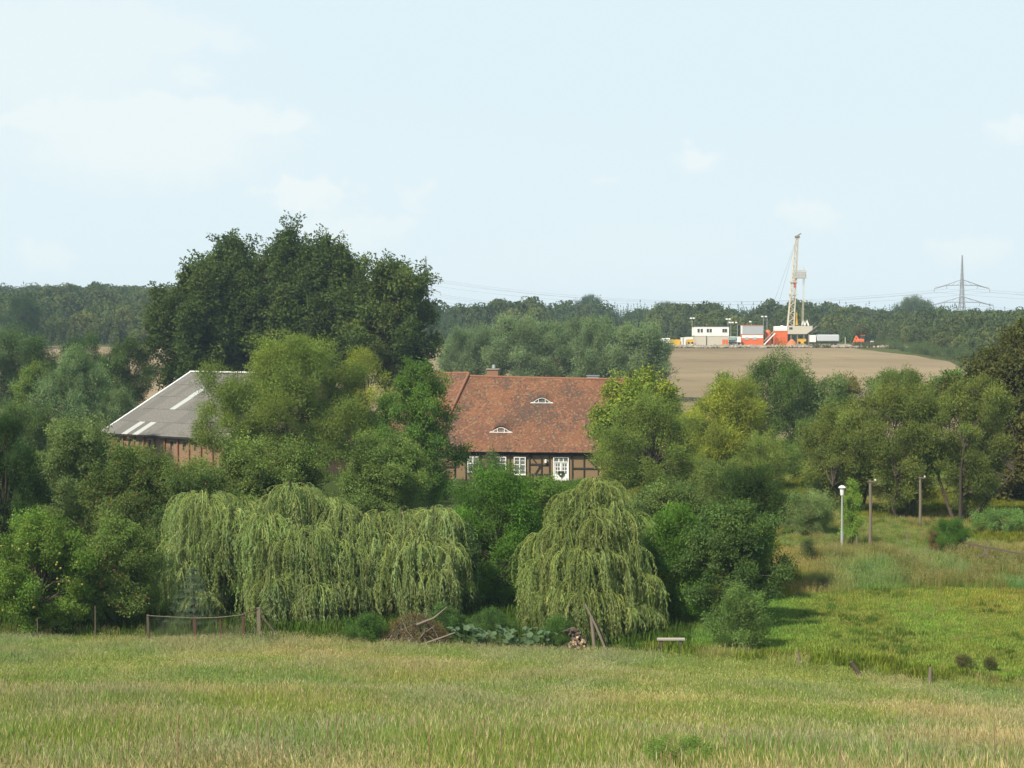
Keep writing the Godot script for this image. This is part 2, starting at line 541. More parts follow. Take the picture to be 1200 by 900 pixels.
func make_ground():
	var soil := grain(mat("soil", Color.WHITE, 0.95, 0.0, true), 0.03, 0.65, 1.3, 0.22, 3)
	var rows := []
	var d := -60.0
	while d < 130.0: rows.append(d); d += 1.3
	struct("meadow", sheet(rows, 150, func(r, u): return lerpf(-1, 1, u) * (60.0 + 0.5 * maxf(r, 0.0)), 0.0, ground_color), soil)
	rows = [rows[-1]]
	d = rows[0] + 2.0
	while d < 272.0: rows.append(d); d += 3.0
	rows.append(272.0)
	struct("valley_ground", sheet(rows, 110, func(r, u): return lerpf(-1, 1, u) * (60.0 + 0.5 * r), 0.0, ground_color), soil)
	rows = [272.0]
	d = 278.0
	while d < 3000.0: rows.append(d); d *= 1.02
	struct("hills", sheet(rows, 120, func(r, u): return lerpf(-1, 1, u) * (60.0 + 0.5 * r), 0.0, ground_color), soil)
	# harvested field
	rows = []
	d = 244.0
	while d <= 516.0: rows.append(d); d += 3.0
	var xr := func(r: float): return curve([[244.0, 72.0], [420.0, 98.0], [440.0, 101.0], [470.0, 99.0], [490.0, 95.0], [516.0, 91.0]], r)
	var stub := func(x: float, r: float):
		var k := n2.get_noise_2d(x * 0.5, r * 0.25) * 0.5 + n2.get_noise_2d(x * 0.12 + r * 0.05, r * 2.0) * 0.5
		var track := 0.12 if fposmod(x * 0.95 + r * 0.31 + n1.get_noise_2d(x, r) * 4.0, 18.0) < 1.6 else 0.0
		return lin(0.235, 0.185, 0.118) * (1.0 + 0.5 * k - track)
	var field := grain(mat("stubble", Color.WHITE, 0.95, 0.0, true), 0.06, 0.6, 1.35, 0.12, 5)
	struct("stubble_field", sheet(rows, 100, func(r, u): return lerpf(-190.0, xr.call(r), u), 0.12, stub), field)
	rows = []
	d = 520.0
	while d <= 572.0: rows.append(d); d += 2.0
	var gravel := grain(mat("gravel", lin(0.30, 0.26, 0.2), 0.95), 0.1, 0.55, 1.35, 0.2, 9)
	struct("drill_pad", sheet(rows, 50, func(r, u): return lerpf(40.0, 122.0, u), 0.16), gravel)

# ---------------------------------------------------------------- grass
func grass_patch(key: String, blades: int, size: float, h0: float, h1: float, w: float, cols: Array, heads: float, headcol: Color):
	if meshes.has(key): return
	var g := Geo.new()
	for i in blades:
		var p := Vector3(rng.randf_range(-1, 1) * size, -0.06, rng.randf_range(-1, 1) * size)
		var h := rng.randf_range(h0, h1)
		var a := rng.randf() * TAU
		var out := Vector3(cos(a), 0, sin(a))
		var side := out.cross(Vector3.UP) * w * 0.5
		var lean := rng.randf_range(0.05, 0.45)
		var m := p + Vector3(0, h * 0.6, 0) + out * h * lean * 0.4
		var t := p + Vector3(0, h, 0) + out * h * lean + Vector3(0.06 * h, -0.1 * h * lean, 0)
		var c: Color = cols[rng.randi() % cols.size()]
		g.col = c * (1.0 + rng.randf_range(-0.2, 0.2))
		g.quad(p - side, p + side, m + side * 0.8, m - side * 0.8)
		g.tri(m - side * 0.8, m + side * 0.8, t)
		if rng.randf() < heads:
			g.col = headcol * (1.0 + rng.randf_range(-0.25, 0.25))
			var s2 := side * 1.5
			var up := (t - m).normalized()
			g.quad(t, t + up * 0.05 + s2, t + up * 0.13, t + up * 0.05 - s2)
			var s3 := up.cross(side).normalized() * w * 0.7
			g.quad(t, t + up * 0.05 + s3, t + up * 0.13, t + up * 0.05 - s3)
	meshes[key] = g.mesh()
func scatter(ds: float, de: float, step: float, x0: Callable, x1: Callable, fn: Callable):
	var d := ds
	while d < de:
		var x: float = x0.call(d)
		var xe: float = x1.call(d)
		while x < xe:
			fn.call(x + rng.randf_range(-0.5, 0.5) * step, d + rng.randf_range(-0.5, 0.5) * step)
			x += step
		d += step
func grass_at(x: float, d: float, s: float, sy := 1.0) -> Transform3D:
	return Transform3D(Basis(Vector3.UP, rng.randf() * TAU) * Basis.from_scale(Vector3(s, s * sy, s)), Vector3(x, gh(x, d), -d))
func make_grass():
	rng.seed = 21
	var straw := lin(0.38, 0.33, 0.17)
	var gm := mat("grass_blades", Color.WHITE, 0.7, 0.0, true)
	gm.metallic_specular = 0.25; gm.backlight_enabled = true; gm.backlight = Color(0.5, 0.55, 0.25)
	grass_patch("grass_green", 110, 0.38, 0.14, 0.36, 0.009, [lin(0.155, 0.24, 0.04), lin(0.195, 0.255, 0.052), lin(0.24, 0.27, 0.075)], 0.06, straw)
	grass_patch("grass_mixed", 105, 0.38, 0.16, 0.42, 0.009, [lin(0.2, 0.26, 0.058), lin(0.31, 0.31, 0.12), lin(0.225, 0.27, 0.065)], 0.2, straw)
	grass_patch("grass_straw", 95, 0.38, 0.18, 0.5, 0.008, [lin(0.33, 0.32, 0.14), lin(0.28, 0.285, 0.1), lin(0.21, 0.25, 0.06)], 0.5, straw)
	grass_patch("grass_tall", 60, 0.4, 0.5, 0.95, 0.014, [lin(0.2, 0.19, 0.07), lin(0.26, 0.22, 0.095), lin(0.12, 0.15, 0.04)], 0.6, lin(0.3, 0.24, 0.13))
	grass_patch("grass_short", 80, 0.4, 0.06, 0.2, 0.02, [lin(0.17, 0.25, 0.045), lin(0.22, 0.28, 0.06), lin(0.145, 0.2, 0.042)], 0.0, straw)
	grass_patch("grass_lush", 60, 0.4, 0.2, 0.6, 0.035, [lin(0.05, 0.095, 0.018), lin(0.07, 0.12, 0.025), lin(0.04, 0.07, 0.015)], 0.0, straw)
	var T := {}
	var C := {}
	for k in ["grass_green", "grass_mixed", "grass_straw"]: T[k] = []; C[k] = []
	scatter(19.0, 94.0, 0.4, func(d): return -(0.275 * d + 12.0), func(d): return 0.275 * d + 12.0, func(x, d):
		if d > foot(x) + 0.6: return
		var k := n2.get_noise_2d(x * 2.4, d * 1.6) * 0.6 + n2.get_noise_2d(x * 7.0 + 90.0, d * 4.0) * 0.5 + n1.get_noise_2d(x * 9.0, d * 6.0) * 0.4 + rng.randf_range(-0.22, 0.22)
		k += 0.3 * smoothstep(36.0, 27.0, d) + 0.14 * smoothstep(6.0, 1.0, absf(d - 42.0 - x * 0.2)) - 0.08 + 0.25 * smoothstep(4.0, 0.0, foot(x) - d)
		var key := "grass_green" if k < 0.1 else ("grass_mixed" if k < 0.36 else "grass_straw")
		var hn := n2.get_noise_2d(x * 4.0 + 200.0, d * 3.0)
		var cn := n1.get_noise_2d(x * 3.0 - 60.0, d * 2.0)
		T[key].append(grass_at(x, d, rng.randf_range(0.8, 1.25), (1.0 + hn * 0.7) * lerpf(1.0, 0.55, smoothstep(45.0, 85.0, d))))
		C[key].append(tint(Color(0.93 + cn * 0.3, 0.965 + cn * 0.12, 1.05), 0.2)))
	for k in T:
		var o := copies(self, {"grass_green": "green_meadow_grass", "grass_mixed": "mixed_meadow_grass", "grass_straw": "dry_meadow_grass"}[k], meshes[k], gm, T[k], C[k])
		tag(o, {"grass_green": "fresh green grass patches on the foreground slope", "grass_mixed": "half dry grass with seed heads on the foreground slope", "grass_straw": "straw coloured dry grass with pale seed heads on the foreground slope"}[k], "grass", "", "stuff")
	# pasture, the overgrown bank and the terrace on the right
	var ps := []
	var pc := []
	var bs := []
	var bc := []
	var ls := []
	var lc := []
	var ms := []
	var mc := []
	scatter(68.0, 175.0, 0.5, func(d): return 6.0, func(d): return 0.275 * d + 14.0, func(x, d):
		if d < foot(x) + 0.3: return
		var k := n2.get_noise_2d(x * 2.2, d * 1.2)
		var k2 := n1.get_noise_2d(x * 5.0 + 70.0, d * 3.0)
		if d < foot(x) + 3.4 + k * 3.0 and rng.randf() < 0.85:
			if k2 > 0.16: ls.append(grass_at(x, d, rng.randf_range(0.5, 1.0))); lc.append(tint(Color(2.2, 1.6, 1.2), 0.4))
			elif rng.randf() < 0.25: bs.append(grass_at(x, d, rng.randf_range(0.4, 0.65))); bc.append(tint(Color.WHITE, 0.2))
			else: ms.append(grass_at(x, d, rng.randf_range(0.9, 1.2))); mc.append(tint(Color(0.95, 0.95, 0.9), 0.2))
		elif d < 104.5 + k * 3.0:
			ps.append(grass_at(x, d, rng.randf_range(0.9, 1.4))); pc.append(tint(Color(1.0 + k * 0.7, 1.0 + k2 * 0.3, 1.0), 0.22))
			if k2 > 0.22 and rng.randf() < 0.4: ms.append(grass_at(x, d, rng.randf_range(0.4, 0.7))); mc.append(tint(Color(0.8, 0.72, 0.7), 0.25))
			if k2 < -0.28 and rng.randf() < 0.4: ls.append(grass_at(x, d, rng.randf_range(0.35, 0.7))); lc.append(tint(Color(1.3, 1.3, 1.1), 0.25))
		else:
			var up := smoothstep(112.0, 118.0, d)
			var q := k + k2 * 0.5 - 0.15 * up
			var s := rng.randf_range(0.6, 0.95) * lerpf(1.0, 0.55, up)
			if up > 0.9 and rng.randf() < 0.3: return
			if q > 0.26: bs.append(grass_at(x, d, s * 0.95)); bc.append(tint(Color(0.95, 1.02, 0.9), 0.25))
			elif q > -0.16: ms.append(grass_at(x, d, s * 1.5)); mc.append(tint(Color(0.85 + k2 * 0.5, 0.82, 0.8), 0.22))
			else: ls.append(grass_at(x, d, s * 1.5)); lc.append(tint(Color(2.5, 1.5, 1.1), 0.35)))
	# undergrowth below the trees on the left and centre
	scatter(84.0, 112.0, 0.62, func(d): return -(0.275 * d + 8.0), func(d): return 8.0, func(x, d):
		if d < foot(x) + 0.2: return
		var s := rng.randf_range(0.45, 0.8) if d < foot(x) + 3.0 else rng.randf_range(0.8, 1.5)
		ls.append(grass_at(x, d, s)); lc.append(tint(Color(1.15, 1.1, 1.0), 0.3))
		if d < foot(x) + 1.2 and rng.randf() < 0.35: bs.append(grass_at(x, d, rng.randf_range(0.4, 0.75))); bc.append(tint(Color.WHITE, 0.2)))
	scatter(112.0, 190.0, 1.1, func(d): return -(0.275 * d + 8.0), func(d): return 8.0, func(x, d):
		if n2.get_noise_2d(x * 2.0, d * 2.0) < 0.0: return
		ls.append(grass_at(x, d, rng.randf_range(1.2, 2.0))); lc.append(tint(Color(1.2, 1.2, 1.1), 0.3)))
	tag(copies(self, "mixed_bank_grass", meshes["grass_mixed"], gm, ms, mc), "olive green half dry grass on the bank and terrace beyond the pasture", "grass", "", "stuff")
	tag(copies(self, "pasture_grass", meshes["grass_short"], gm, ps, pc), "short bright green grass of the lower pasture", "grass", "", "stuff")
	tag(copies(self, "bank_grass", meshes["grass_tall"], gm, bs, bc), "tall brownish dry grass on the bank and field edge", "grass", "", "stuff")
	tag(copies(self, "undergrowth", meshes["grass_lush"], gm, ls, lc), "broad leaved green weeds and undergrowth on the valley floor", "weeds", "", "stuff")

# ---------------------------------------------------------------- far forest
func far_broad(key: String, sd: int, tall: float, wide: float, fl: float):
	rng.seed = sd
	var g := Geo.new()
	for i in 13:
		var a := i * 2.4
		var yy := 1.0 - 2.0 * (i + 0.5) / 13.0
		var s := sqrt(1.0 - yy * yy)
		var c := Vector3(cos(a) * s * wide * 0.3, tall * 0.58 + yy * tall * 0.32, sin(a) * s * wide * 0.3)
		var r := wide * rng.randf_range(0.17, 0.26)
		var k0 := rng.randf_range(0.85, 1.15)
		for q in 46:
			var dir := rv(); dir.y = dir.y * 0.7 + 0.3
			dir = dir.normalized()
			var p := c + dir * r * rng.randf_range(0.75, 1.05)
			var nor := (dir + rv() * 0.7).normalized()
			var ld := nor.cross(rv()).normalized()
			leaf(g, p - ld * fl * 0.5, ld, nor, fl * rng.randf_range(0.7, 1.3), fl * rng.randf_range(0.5, 0.8))
			for z in 6:
				var ci := g.c.size() - 1 - z
				g.c[ci] = Color(g.c[ci].r * k0, g.c[ci].g * k0, g.c[ci].b * k0)
	meshes[key] = g.mesh()
func far_conifer(key: String, sd: int, tall: float, r0: float):
	rng.seed = sd
	var g := Geo.new()
	for i in 14:
		var u := i / 13.0
		var y := lerpf(tall * 0.08, tall * 0.94, u)
		var r := r0 * (1.0 - u * 0.93) * rng.randf_range(0.8, 1.15)
		var nb := 10 if i < 9 else 6
		for b in nb:
			var a := TAU * b / nb + i * 0.7 + rng.randf_range(-0.2, 0.2)
			var o := Vector3(cos(a), 0, sin(a))
			var rr := r * rng.randf_range(0.75, 1.15)
			leaf(g, Vector3(0, y + 0.25, 0), (o + Vector3(0, -0.4, 0)).normalized(), (Vector3.UP + o * 0.4).normalized(), rr * 1.08, rr * 0.62)
	g.col = Color(0.8, 1.0, 0.9)
	g.tri(Vector3(-0.2, tall * 0.93, 0), Vector3(0.2, tall * 0.93, 0), Vector3(0, tall * 1.02, 0))
	g.tri(Vector3(0, tall * 0.93, -0.2), Vector3(0, tall * 0.93, 0.2), Vector3(0, tall * 1.02, 0))
	meshes[key] = g.mesh()
func trunk_mesh(key: String, h: float, r: float):
	var g := Geo.new()
	g.tube([Vector3(0, -0.5, 0), Vector3(0, h * 0.5, 0), Vector3(0, h, 0)], [r * 1.3, r, r * 0.4], 6)
	meshes[key] = g.mesh()
func make_forest():
	for i in 3: far_broad("far_broad_%d" % i, 40 + i, 10.0, 9.0, 1.0)
	for i in 2: far_conifer("far_conifer_%d" % i, 50 + i, 11.5, 3.0)
	trunk_mesh("far_trunk_b", 6.0, 0.22)
	trunk_mesh("far_trunk_c", 11.5, 0.16)
	rng.seed = 77
	var T := {}
	var C := {}
	for k in ["far_broad_0", "far_broad_1", "far_broad_2", "far_conifer_0", "far_conifer_1"]: T[k] = []; C[k] = []
	var singles := []
	var d := 455.0
	while d < 1120.0:
		var st := lerpf(5.6, 7.5, smoothstep(455.0, 1000.0, d))
		var x := -(0.275 * d + 50.0)
		while x < 0.275 * d + 50.0:
			var px := x + rng.randf_range(-0.45, 0.45) * st
			var pd := d + rng.randf_range(-0.45, 0.45) * st
			x += st
			var ang := 600.0 + F * px / pd   # column of the photograph
			# the wood begins behind the field; further off behind the drill pad
			var start := curve([[-400.0, 522.0], [200.0, 522.0], [500.0, 540.0], [700.0, 590.0], [1030.0, 592.0], [1058.0, 545.0], [1085.0, 492.0], [1115.0, 462.0], [1160.0, 440.0], [1500.0, 420.0]], ang)
			if pd < start: continue
			var k := n1.get_noise_2d(px * 0.7, pd * 0.35)
			var con := k > curve([[0.0, 0.15], [400.0, 0.1], [520.0, -0.12], [700.0, -0.1], [950.0, -0.05], [1000.0, 0.25], [1200.0, 0.5]], ang) - 0.25 * smoothstep(620.0, 760.0, pd)
			var edge := smoothstep(start + 90.0, start, pd)
			var key: String
			var c: Color
			var s: float
			if con:
				key = "far_conifer_%d" % (rng.randi() % 2)
				c = lin(0.062, 0.095, 0.042).lerp(lin(0.12, 0.155, 0.055), edge * rng.randf())
				s = rng.randf_range(0.6, 1.12) * lerpf(1.0, 0.6, edge)
			else:
				key = "far_broad_%d" % (rng.randi() % 3)
				c = lin(0.07, 0.1, 0.036).lerp(lin(0.145, 0.165, 0.05), rng.randf() * (0.35 + 0.65 * edge))
				s = rng.randf_range(0.75, 1.3) * lerpf(1.0, 0.62, edge) * (1.0 - 0.24 * smoothstep(960.0, 1060.0, ang))
			c = tint(c, 0.2)
			var t := Transform3D(Basis(Vector3.UP, rng.randf() * TAU) * Basis.from_scale(Vector3(s, s * rng.randf_range(0.9, 1.12), s)), Vector3(px, gh(px, pd) - 0.3, -pd))
			if pd < start + 11.0 and ang > -20.0 and ang < 1220.0 and singles.size() < 190:
				singles.append([con, key, c, t])
			else:
				T[key].append(t); C[key].append(c)
		d += st
	for k in T:
		var con: bool = k.begins_with("far_conifer")
		var o := copies(self, "conifer_forest" if con else "broadleaf_forest", meshes[k], leaf_mat(), T[k], C[k])
		tag(o, "dark conifers massed in the distant forest along the skyline" if con else "rounded broadleaf trees massed in the distant forest along the skyline", "forest", "distant forest", "stuff")
	var bk := bark(lin(0.07, 0.055, 0.045))
	for s in singles:
		var at: Transform3D = s[3]
		var t := thing("forest_conifer" if s[0] else "forest_tree", "small dark conifer along the front edge of the distant forest" if s[0] else "low rounded tree along the front edge of the distant forest", "tree", at.origin, 0.0, "conifers at the forest edge" if s[0] else "trees at the forest edge")
		t.transform = at
		part(t, "trunk", meshes["far_trunk_c" if s[0] else "far_trunk_b"], bk)
		var q: Color = s[2]
		var v := Color(snappedf(q.r, 0.03), snappedf(q.g, 0.03), snappedf(q.b, 0.02))
		v = v if v.g > 0.05 else lin(0.05, 0.07, 0.03)
		var lm := leaf_mat()
		var mk := "leaf%s" % v
		if not mats.has(mk):
			var m2: StandardMaterial3D = lm.duplicate()
			m2.resource_name = mk; m2.albedo_color = v.linear_to_srgb(); mats[mk] = m2
		part(t, "crown", meshes[s[1]], mats[mk])

# ---------------------------------------------------------------- trees one can tell apart
const OLIVE := Color(0.105, 0.125, 0.03)
const YELLOW := Color(0.21, 0.2, 0.03)
const DARK := Color(0.045, 0.066, 0.02)
const BRIGHT := Color(0.075, 0.115, 0.022)
const GREY := Color(0.105, 0.13, 0.065)
const MID := Color(0.075, 0.1, 0.026)
const POPLAR := Color(0.042, 0.06, 0.017)
const WEEP := Color(0.2, 0.265, 0.09)
const WEEP2 := Color(0.31, 0.375, 0.165)
const RUST := Color(0.11, 0.08, 0.025)
func make_trees():
	clump_set()
	var pop := "tall dark poplars behind the barn"
	for a in [["tall dark poplar at the left end of the group behind the barn", 230, 234, 112, 318, 458], ["tall dark poplar just left of the highest one behind the barn", 272, 240, 136, 290, 455], ["highest poplar of the group behind the barn roof", 336, 236, 140, 288, 455], ["dark poplar with a pointed top right of the highest poplar", 388, 232, 112, 280, 455]]:
		tree({"n": "poplar_tree", "l": a[0], "g": pop, "px": a[1], "d": a[2], "w": a[3], "top": a[4], "bot": a[5], "col": POPLAR, "col2": Color(0.066, 0.08, 0.022), "cr": 0.6, "lobes": 54, "shape": "egg", "clump": "big", "tall": 1.4, "dens": 0.95, "lr": 0.8, "tr": 0.5})
	tree({"n": "broad_tree", "l": "broad dark tree with airy top at the right end of the poplar group", "px": 456, "d": 228, "w": 126, "top": 312, "bot": 450, "col": POPLAR, "col2": Color(0.085, 0.095, 0.025), "cr": 0.58, "lobes": 40, "shape": "egg", "clump": "big", "dens": 0.8, "tall": 1.1, "lr": 0.85, "tr": 0.45})
	# farm trees
	tree({"n": "ash_tree", "l": "wide olive tree with yellowing tips in front of the barn roof", "px": 338, "d": 152, "w": 216, "top": 402, "bot": 575, "col": OLIVE, "col2": Color(0.15, 0.165, 0.035), "cr": 0.42, "lobes": 52, "shape": "round", "clump": "narrow", "dens": 0.8, "lr": 0.72, "stems": 3, "tr": 0.3})
	tree({"n": "ash_tree", "l": "narrow yellow tinged tree between the wide olive tree and the farmhouse", "px": 425, "d": 160, "w": 74, "top": 408, "bot": 560, "col": Color(0.16, 0.165, 0.035), "col2": YELLOW, "cr": 0.42, "lobes": 26, "clump": "narrow", "dens": 0.8, "shape": "egg", "tall": 1.2})
	tree({"n": "lime_tree", "l": "upright bright green tree left of the farmhouse wall", "px": 487, "d": 145, "w": 104, "top": 424, "bot": 600, "col": BRIGHT, "col2": Color(0.06, 0.1, 0.022), "cr": 0.42, "lobes": 44, "clump": "broad", "dens": 1.0, "shape": "egg", "tall": 1.1, "lr": 0.8})
	tree({"n": "maple_tree", "l": "yellow green tree at the right corner of the farmhouse roof", "px": 750, "d": 165, "w": 120, "top": 444, "bot": 585, "col": Color(0.13, 0.16, 0.03), "col2": YELLOW, "cr": 0.45, "lobes": 34, "clump": "big", "dens": 0.8, "shape": "round"})
	tree({"n": "willow_tree", "l": "olive tree with bare dark trunk right of the farmhouse", "px": 765, "bx": 772, "d": 148, "w": 124, "top": 462, "bot": 590, "col": OLIVE, "col2": Color(0.13, 0.145, 0.035), "cr": 0.4, "lobes": 40, "clump": "narrow", "dens": 0.75, "lr": 0.75, "tr": 0.2})
	tree({"n": "willow_tree", "l": "yellow tinted tree standing before the pale stubble field", "px": 855, "d": 158, "w": 108, "top": 446, "bot": 590, "col": Color(0.16, 0.165, 0.033), "col2": YELLOW, "cr": 0.42, "lobes": 38, "clump": "narrow", "dens": 0.78, "shape": "egg", "tr": 0.2})
	tree({"n": "walnut_tree", "l": "dark tree with spiky shoots against the pale stubble field", "px": 908, "d": 205, "w": 92, "top": 420, "bot": 510, "col": Color(0.06, 0.09, 0.022), "col2": MID, "cr": 0.6, "lobes": 24, "clump": "upright", "dens": 0.85, "tall": 1.1})
	tree({"n": "walnut_tree", "l": "small dark tree left of the spiky tree below the field", "px": 848, "d": 200, "w": 60, "top": 438, "bot": 520, "col": MID, "cr": 0.55, "lobes": 14, "clump": "upright", "dens": 0.8})
	tree({"n": "round_bush", "l": "round olive bush below the yellow tinted tree", "c": "bush", "px": 895, "d": 150, "w": 66, "top": 508, "bot": 575, "col": Color(0.14, 0.155, 0.04), "col2": OLIVE, "cr": 0.36, "lobes": 22, "clump": "fine", "dens": 0.9})
	tree({"n": "hedge_tree", "l": "grey green rounded tree behind the small green paddock", "px": 960, "d": 205, "w": 84, "top": 446, "bot": 520, "col": Color(0.1, 0.12, 0.05), "col2": MID, "cr": 0.5, "lobes": 24, "clump": "broad", "dens": 0.9})
	tree({"n": "hedge_tree", "l": "reddish tinged small tree beyond the paddock at the field edge", "px": 992, "d": 225, "w": 66, "top": 446, "bot": 500, "col": RUST, "col2": Color(0.09, 0.1, 0.035), "cr": 0.5, "lobes": 16, "clump": "broad"})
	tree({"n": "hedge_tree", "l": "low green tree at the field edge above the right tree group", "px": 1050, "d": 240, "w": 90, "top": 438, "bot": 490, "col": MID, "col2": OLIVE, "cr": 0.55, "lobes": 18, "clump": "broad"})
	tree({"n": "hedge_tree", "l": "leafy tree at the field edge left of the large brownish tree", "px": 1112, "d": 235, "w": 70, "top": 436, "bot": 490, "col": MID, "col2": BRIGHT, "cr": 0.55, "lobes": 16, "clump": "broad"})
	# group of willows on the right
	var rg := "multi-stemmed willows behind the lamp post"
	for a in [["olive multi-stemmed willow at the left of the group behind the lamp post", 985, 1000, 140, 104, 470, 600, 0.1], ["tallest olive multi-stemmed willow in the middle behind the wooden poles", 1058, 1052, 137, 128, 438, 602, 0.0], ["olive multi-stemmed willow at the right of the group beside the brownish tree", 1138, 1128, 135, 104, 440, 596, 0.0]]:
		tree({"n": "goat_willow_tree", "l": a[0], "g": rg, "px": a[1], "bx": a[2], "d": a[3], "w": a[4], "top": a[5], "bot": a[6], "col": Color(0.095, 0.105, 0.03), "col2": Color(0.13, 0.135, 0.036), "cr": 0.38, "lobes": 52, "clump": "narrow", "dens": 0.95, "lr": 0.72, "shape": "vase", "stems": 4, "tr": 0.24})
	tree({"n": "copper_beech_tree", "l": "large brownish green tree cut off by the right edge", "px": 1208, "d": 150, "w": 176, "top": 384, "bot": 600, "col": Color(0.06, 0.06, 0.018), "col2": Color(0.08, 0.066, 0.02), "cr": 0.5, "lobes": 48, "clump": "big", "dens": 0.9, "lr": 0.8, "tr": 0.4})
	tree({"n": "hedge_tree", "l": "dark leafy tree at the left end of the right tree group", "px": 950, "d": 150, "w": 54, "top": 486, "bot": 580, "col": Color(0.07, 0.095, 0.028), "cr": 0.4, "lobes": 20, "clump": "fine", "dens": 0.9, "shape": "egg"})
	# middle row behind the weeping willows
	tree({"n": "laurel_bush", "l": "bright green bush between the two big weeping willows", "c": "bush", "px": 584, "d": 101, "w": 112, "top": 549, "bot": 735, "col": Color(0.075, 0.135, 0.02), "col2": Color(0.05, 0.085, 0.018), "cr": 0.34, "lobes": 44, "clump": "upright", "dens": 0.95, "shape": "bush", "lr": 0.8})
	tree({"n": "elder_bush", "l": "grey green shrub below the farmhouse windows", "c": "bush", "px": 568, "d": 128, "w": 66, "top": 529, "bot": 640, "col": Color(0.08, 0.1, 0.045), "cr": 0.36, "lobes": 24, "clump": "fine", "shape": "bush"})
	tree({"n": "hazel_bush", "l": "olive bush right of the bright green bush and behind the weeping willow", "c": "bush", "px": 634, "d": 120, "w": 90, "top": 560, "bot": 660, "col": Color(0.085, 0.125, 0.025), "col2": BRIGHT, "cr": 0.36, "lobes": 24, "clump": "broad", "shape": "bush"})
	tree({"n": "hazel_bush", "l": "leafy green bush at the foot of the upright bright green tree", "c": "bush", "px": 445, "d": 118, "w": 118, "top": 516, "bot": 640, "col": Color(0.08, 0.105, 0.03), "col2": Color(0.12, 0.15, 0.04), "cr": 0.36, "lobes": 34, "clump": "broad", "shape": "bush"})
	tree({"n": "hazel_bush", "l": "olive bush below the wide olive tree behind the left weeping willow", "c": "bush", "px": 300, "d": 118, "w": 150, "top": 524, "bot": 640, "col": Color(0.08, 0.1, 0.028), "col2": Color(0.11, 0.13, 0.035), "cr": 0.38, "lobes": 40, "clump": "broad", "shape": "bush"})
	tree({"n": "hornbeam_tree", "l": "dark rounded tree right of the right weeping willow and above the pasture", "px": 877, "d": 103, "w": 92, "top": 545, "bot": 690, "col": Color(0.03, 0.047, 0.014), "col2": Color(0.036, 0.056, 0.015), "cr": 0.34, "lobes": 36, "clump": "fine", "dens": 1.1, "shape": "round"})
	tree({"n": "hornbeam_tree", "l": "dark green spreading tree beside the pasture below the dark rounded one", "px": 862, "d": 94, "w": 124, "top": 588, "bot": 760, "col": Color(0.048, 0.075, 0.022), "col2": Color(0.075, 0.105, 0.03), "cr": 0.34, "lobes": 48, "clump": "broad", "dens": 1.0, "shape": "egg", "lr": 0.75})
	tree({"n": "laurel_bush", "l": "bright green bush against the right side of the right weeping willow", "c": "bush", "px": 790, "d": 96, "w": 92, "top": 598, "bot": 750, "col": Color(0.08, 0.14, 0.02), "col2": Color(0.055, 0.09, 0.018), "cr": 0.32, "lobes": 36, "clump": "upright", "dens": 0.95, "shape": "bush"})
	tree({"n": "hazel_bush", "l": "dull green bush behind the top of the right weeping willow", "c": "bush", "px": 786, "d": 112, "w": 110, "top": 570, "bot": 680, "col": Color(0.06, 0.085, 0.028), "col2": Color(0.1, 0.115, 0.035), "cr": 0.36, "lobes": 30, "clump": "broad", "shape": "bush"})
	tree({"n": "hazel_bush", "l": "olive bush at the foot of the tree with bare dark trunk", "c": "bush", "px": 840, "d": 122, "w": 96, "top": 545, "bot": 620, "col": Color(0.095, 0.11, 0.032), "cr": 0.36, "lobes": 26, "clump": "fine", "shape": "bush"})
	tree({"n": "willow_bush", "l": "pale green drooping willow bush at the edge of the pasture", "c": "bush", "px": 868, "d": 87, "w": 84, "top": 694, "bot": 776, "col": Color(0.1, 0.135, 0.04), "col2": Color(0.075, 0.105, 0.03), "cr": 0.27, "lobes": 24, "clump": "upright", "dens": 0.75, "shape": "cone", "lr": 0.8})
	tree({"n": "elder_bush", "l": "dark bush filling the gap right of the middle weeping willow", "c": "bush", "px": 540, "d": 97, "w": 50, "top": 606, "bot": 740, "col": Color(0.06, 0.085, 0.03), "cr": 0.3, "lobes": 22, "clump": "broad", "shape": "bush"})
	# left side
	tree({"n": "apple_tree", "l": "apple tree with yellow fruit and leaning trunk at the left edge", "px": 44, "bx": 66, "d": 91.5, "w": 126, "top": 606, "bot": 738, "col": Color(0.085, 0.125, 0.024), "col2": Color(0.11, 0.145, 0.03), "cr": 0.3, "lobes": 44, "clump": "broad", "dens": 0.85, "lr": 0.8, "tr": 0.16})
	tree({"n": "apple_tree", "l": "apple tree with reddish fruit beside the left weeping willow", "px": 136, "d": 93.5, "w": 104, "top": 608, "bot": 742, "col": Color(0.085, 0.11, 0.03), "col2": Color(0.105, 0.125, 0.035), "cr": 0.3, "lobes": 38, "clump": "broad", "dens": 0.8, "lr": 0.8, "stems": 2, "tr": 0.12})
	var hw := "hawthorns in the thicket left of the barn"
	tree({"n": "hawthorn_tree", "l": "tall hawthorn with red berries in the thicket in front of the barn wall", "g": hw, "berries": 220, "px": 160, "d": 112, "w": 128, "top": 528, "bot": 690, "col": Color(0.07, 0.09, 0.026), "col2": Color(0.1, 0.115, 0.034), "cr": 0.34, "lobes": 44, "clump": "broad", "dens": 1.0, "shape": "bush"})
	tree({"n": "hawthorn_tree", "l": "grey green hawthorn in the thicket under the left tip of the barn roof", "g": hw, "px": 82, "d": 120, "w": 120, "top": 496, "bot": 680, "col": Color(0.085, 0.105, 0.038), "col2": Color(0.115, 0.135, 0.048), "cr": 0.36, "lobes": 46, "clump": "broad", "dens": 1.0, "shape": "bush"})
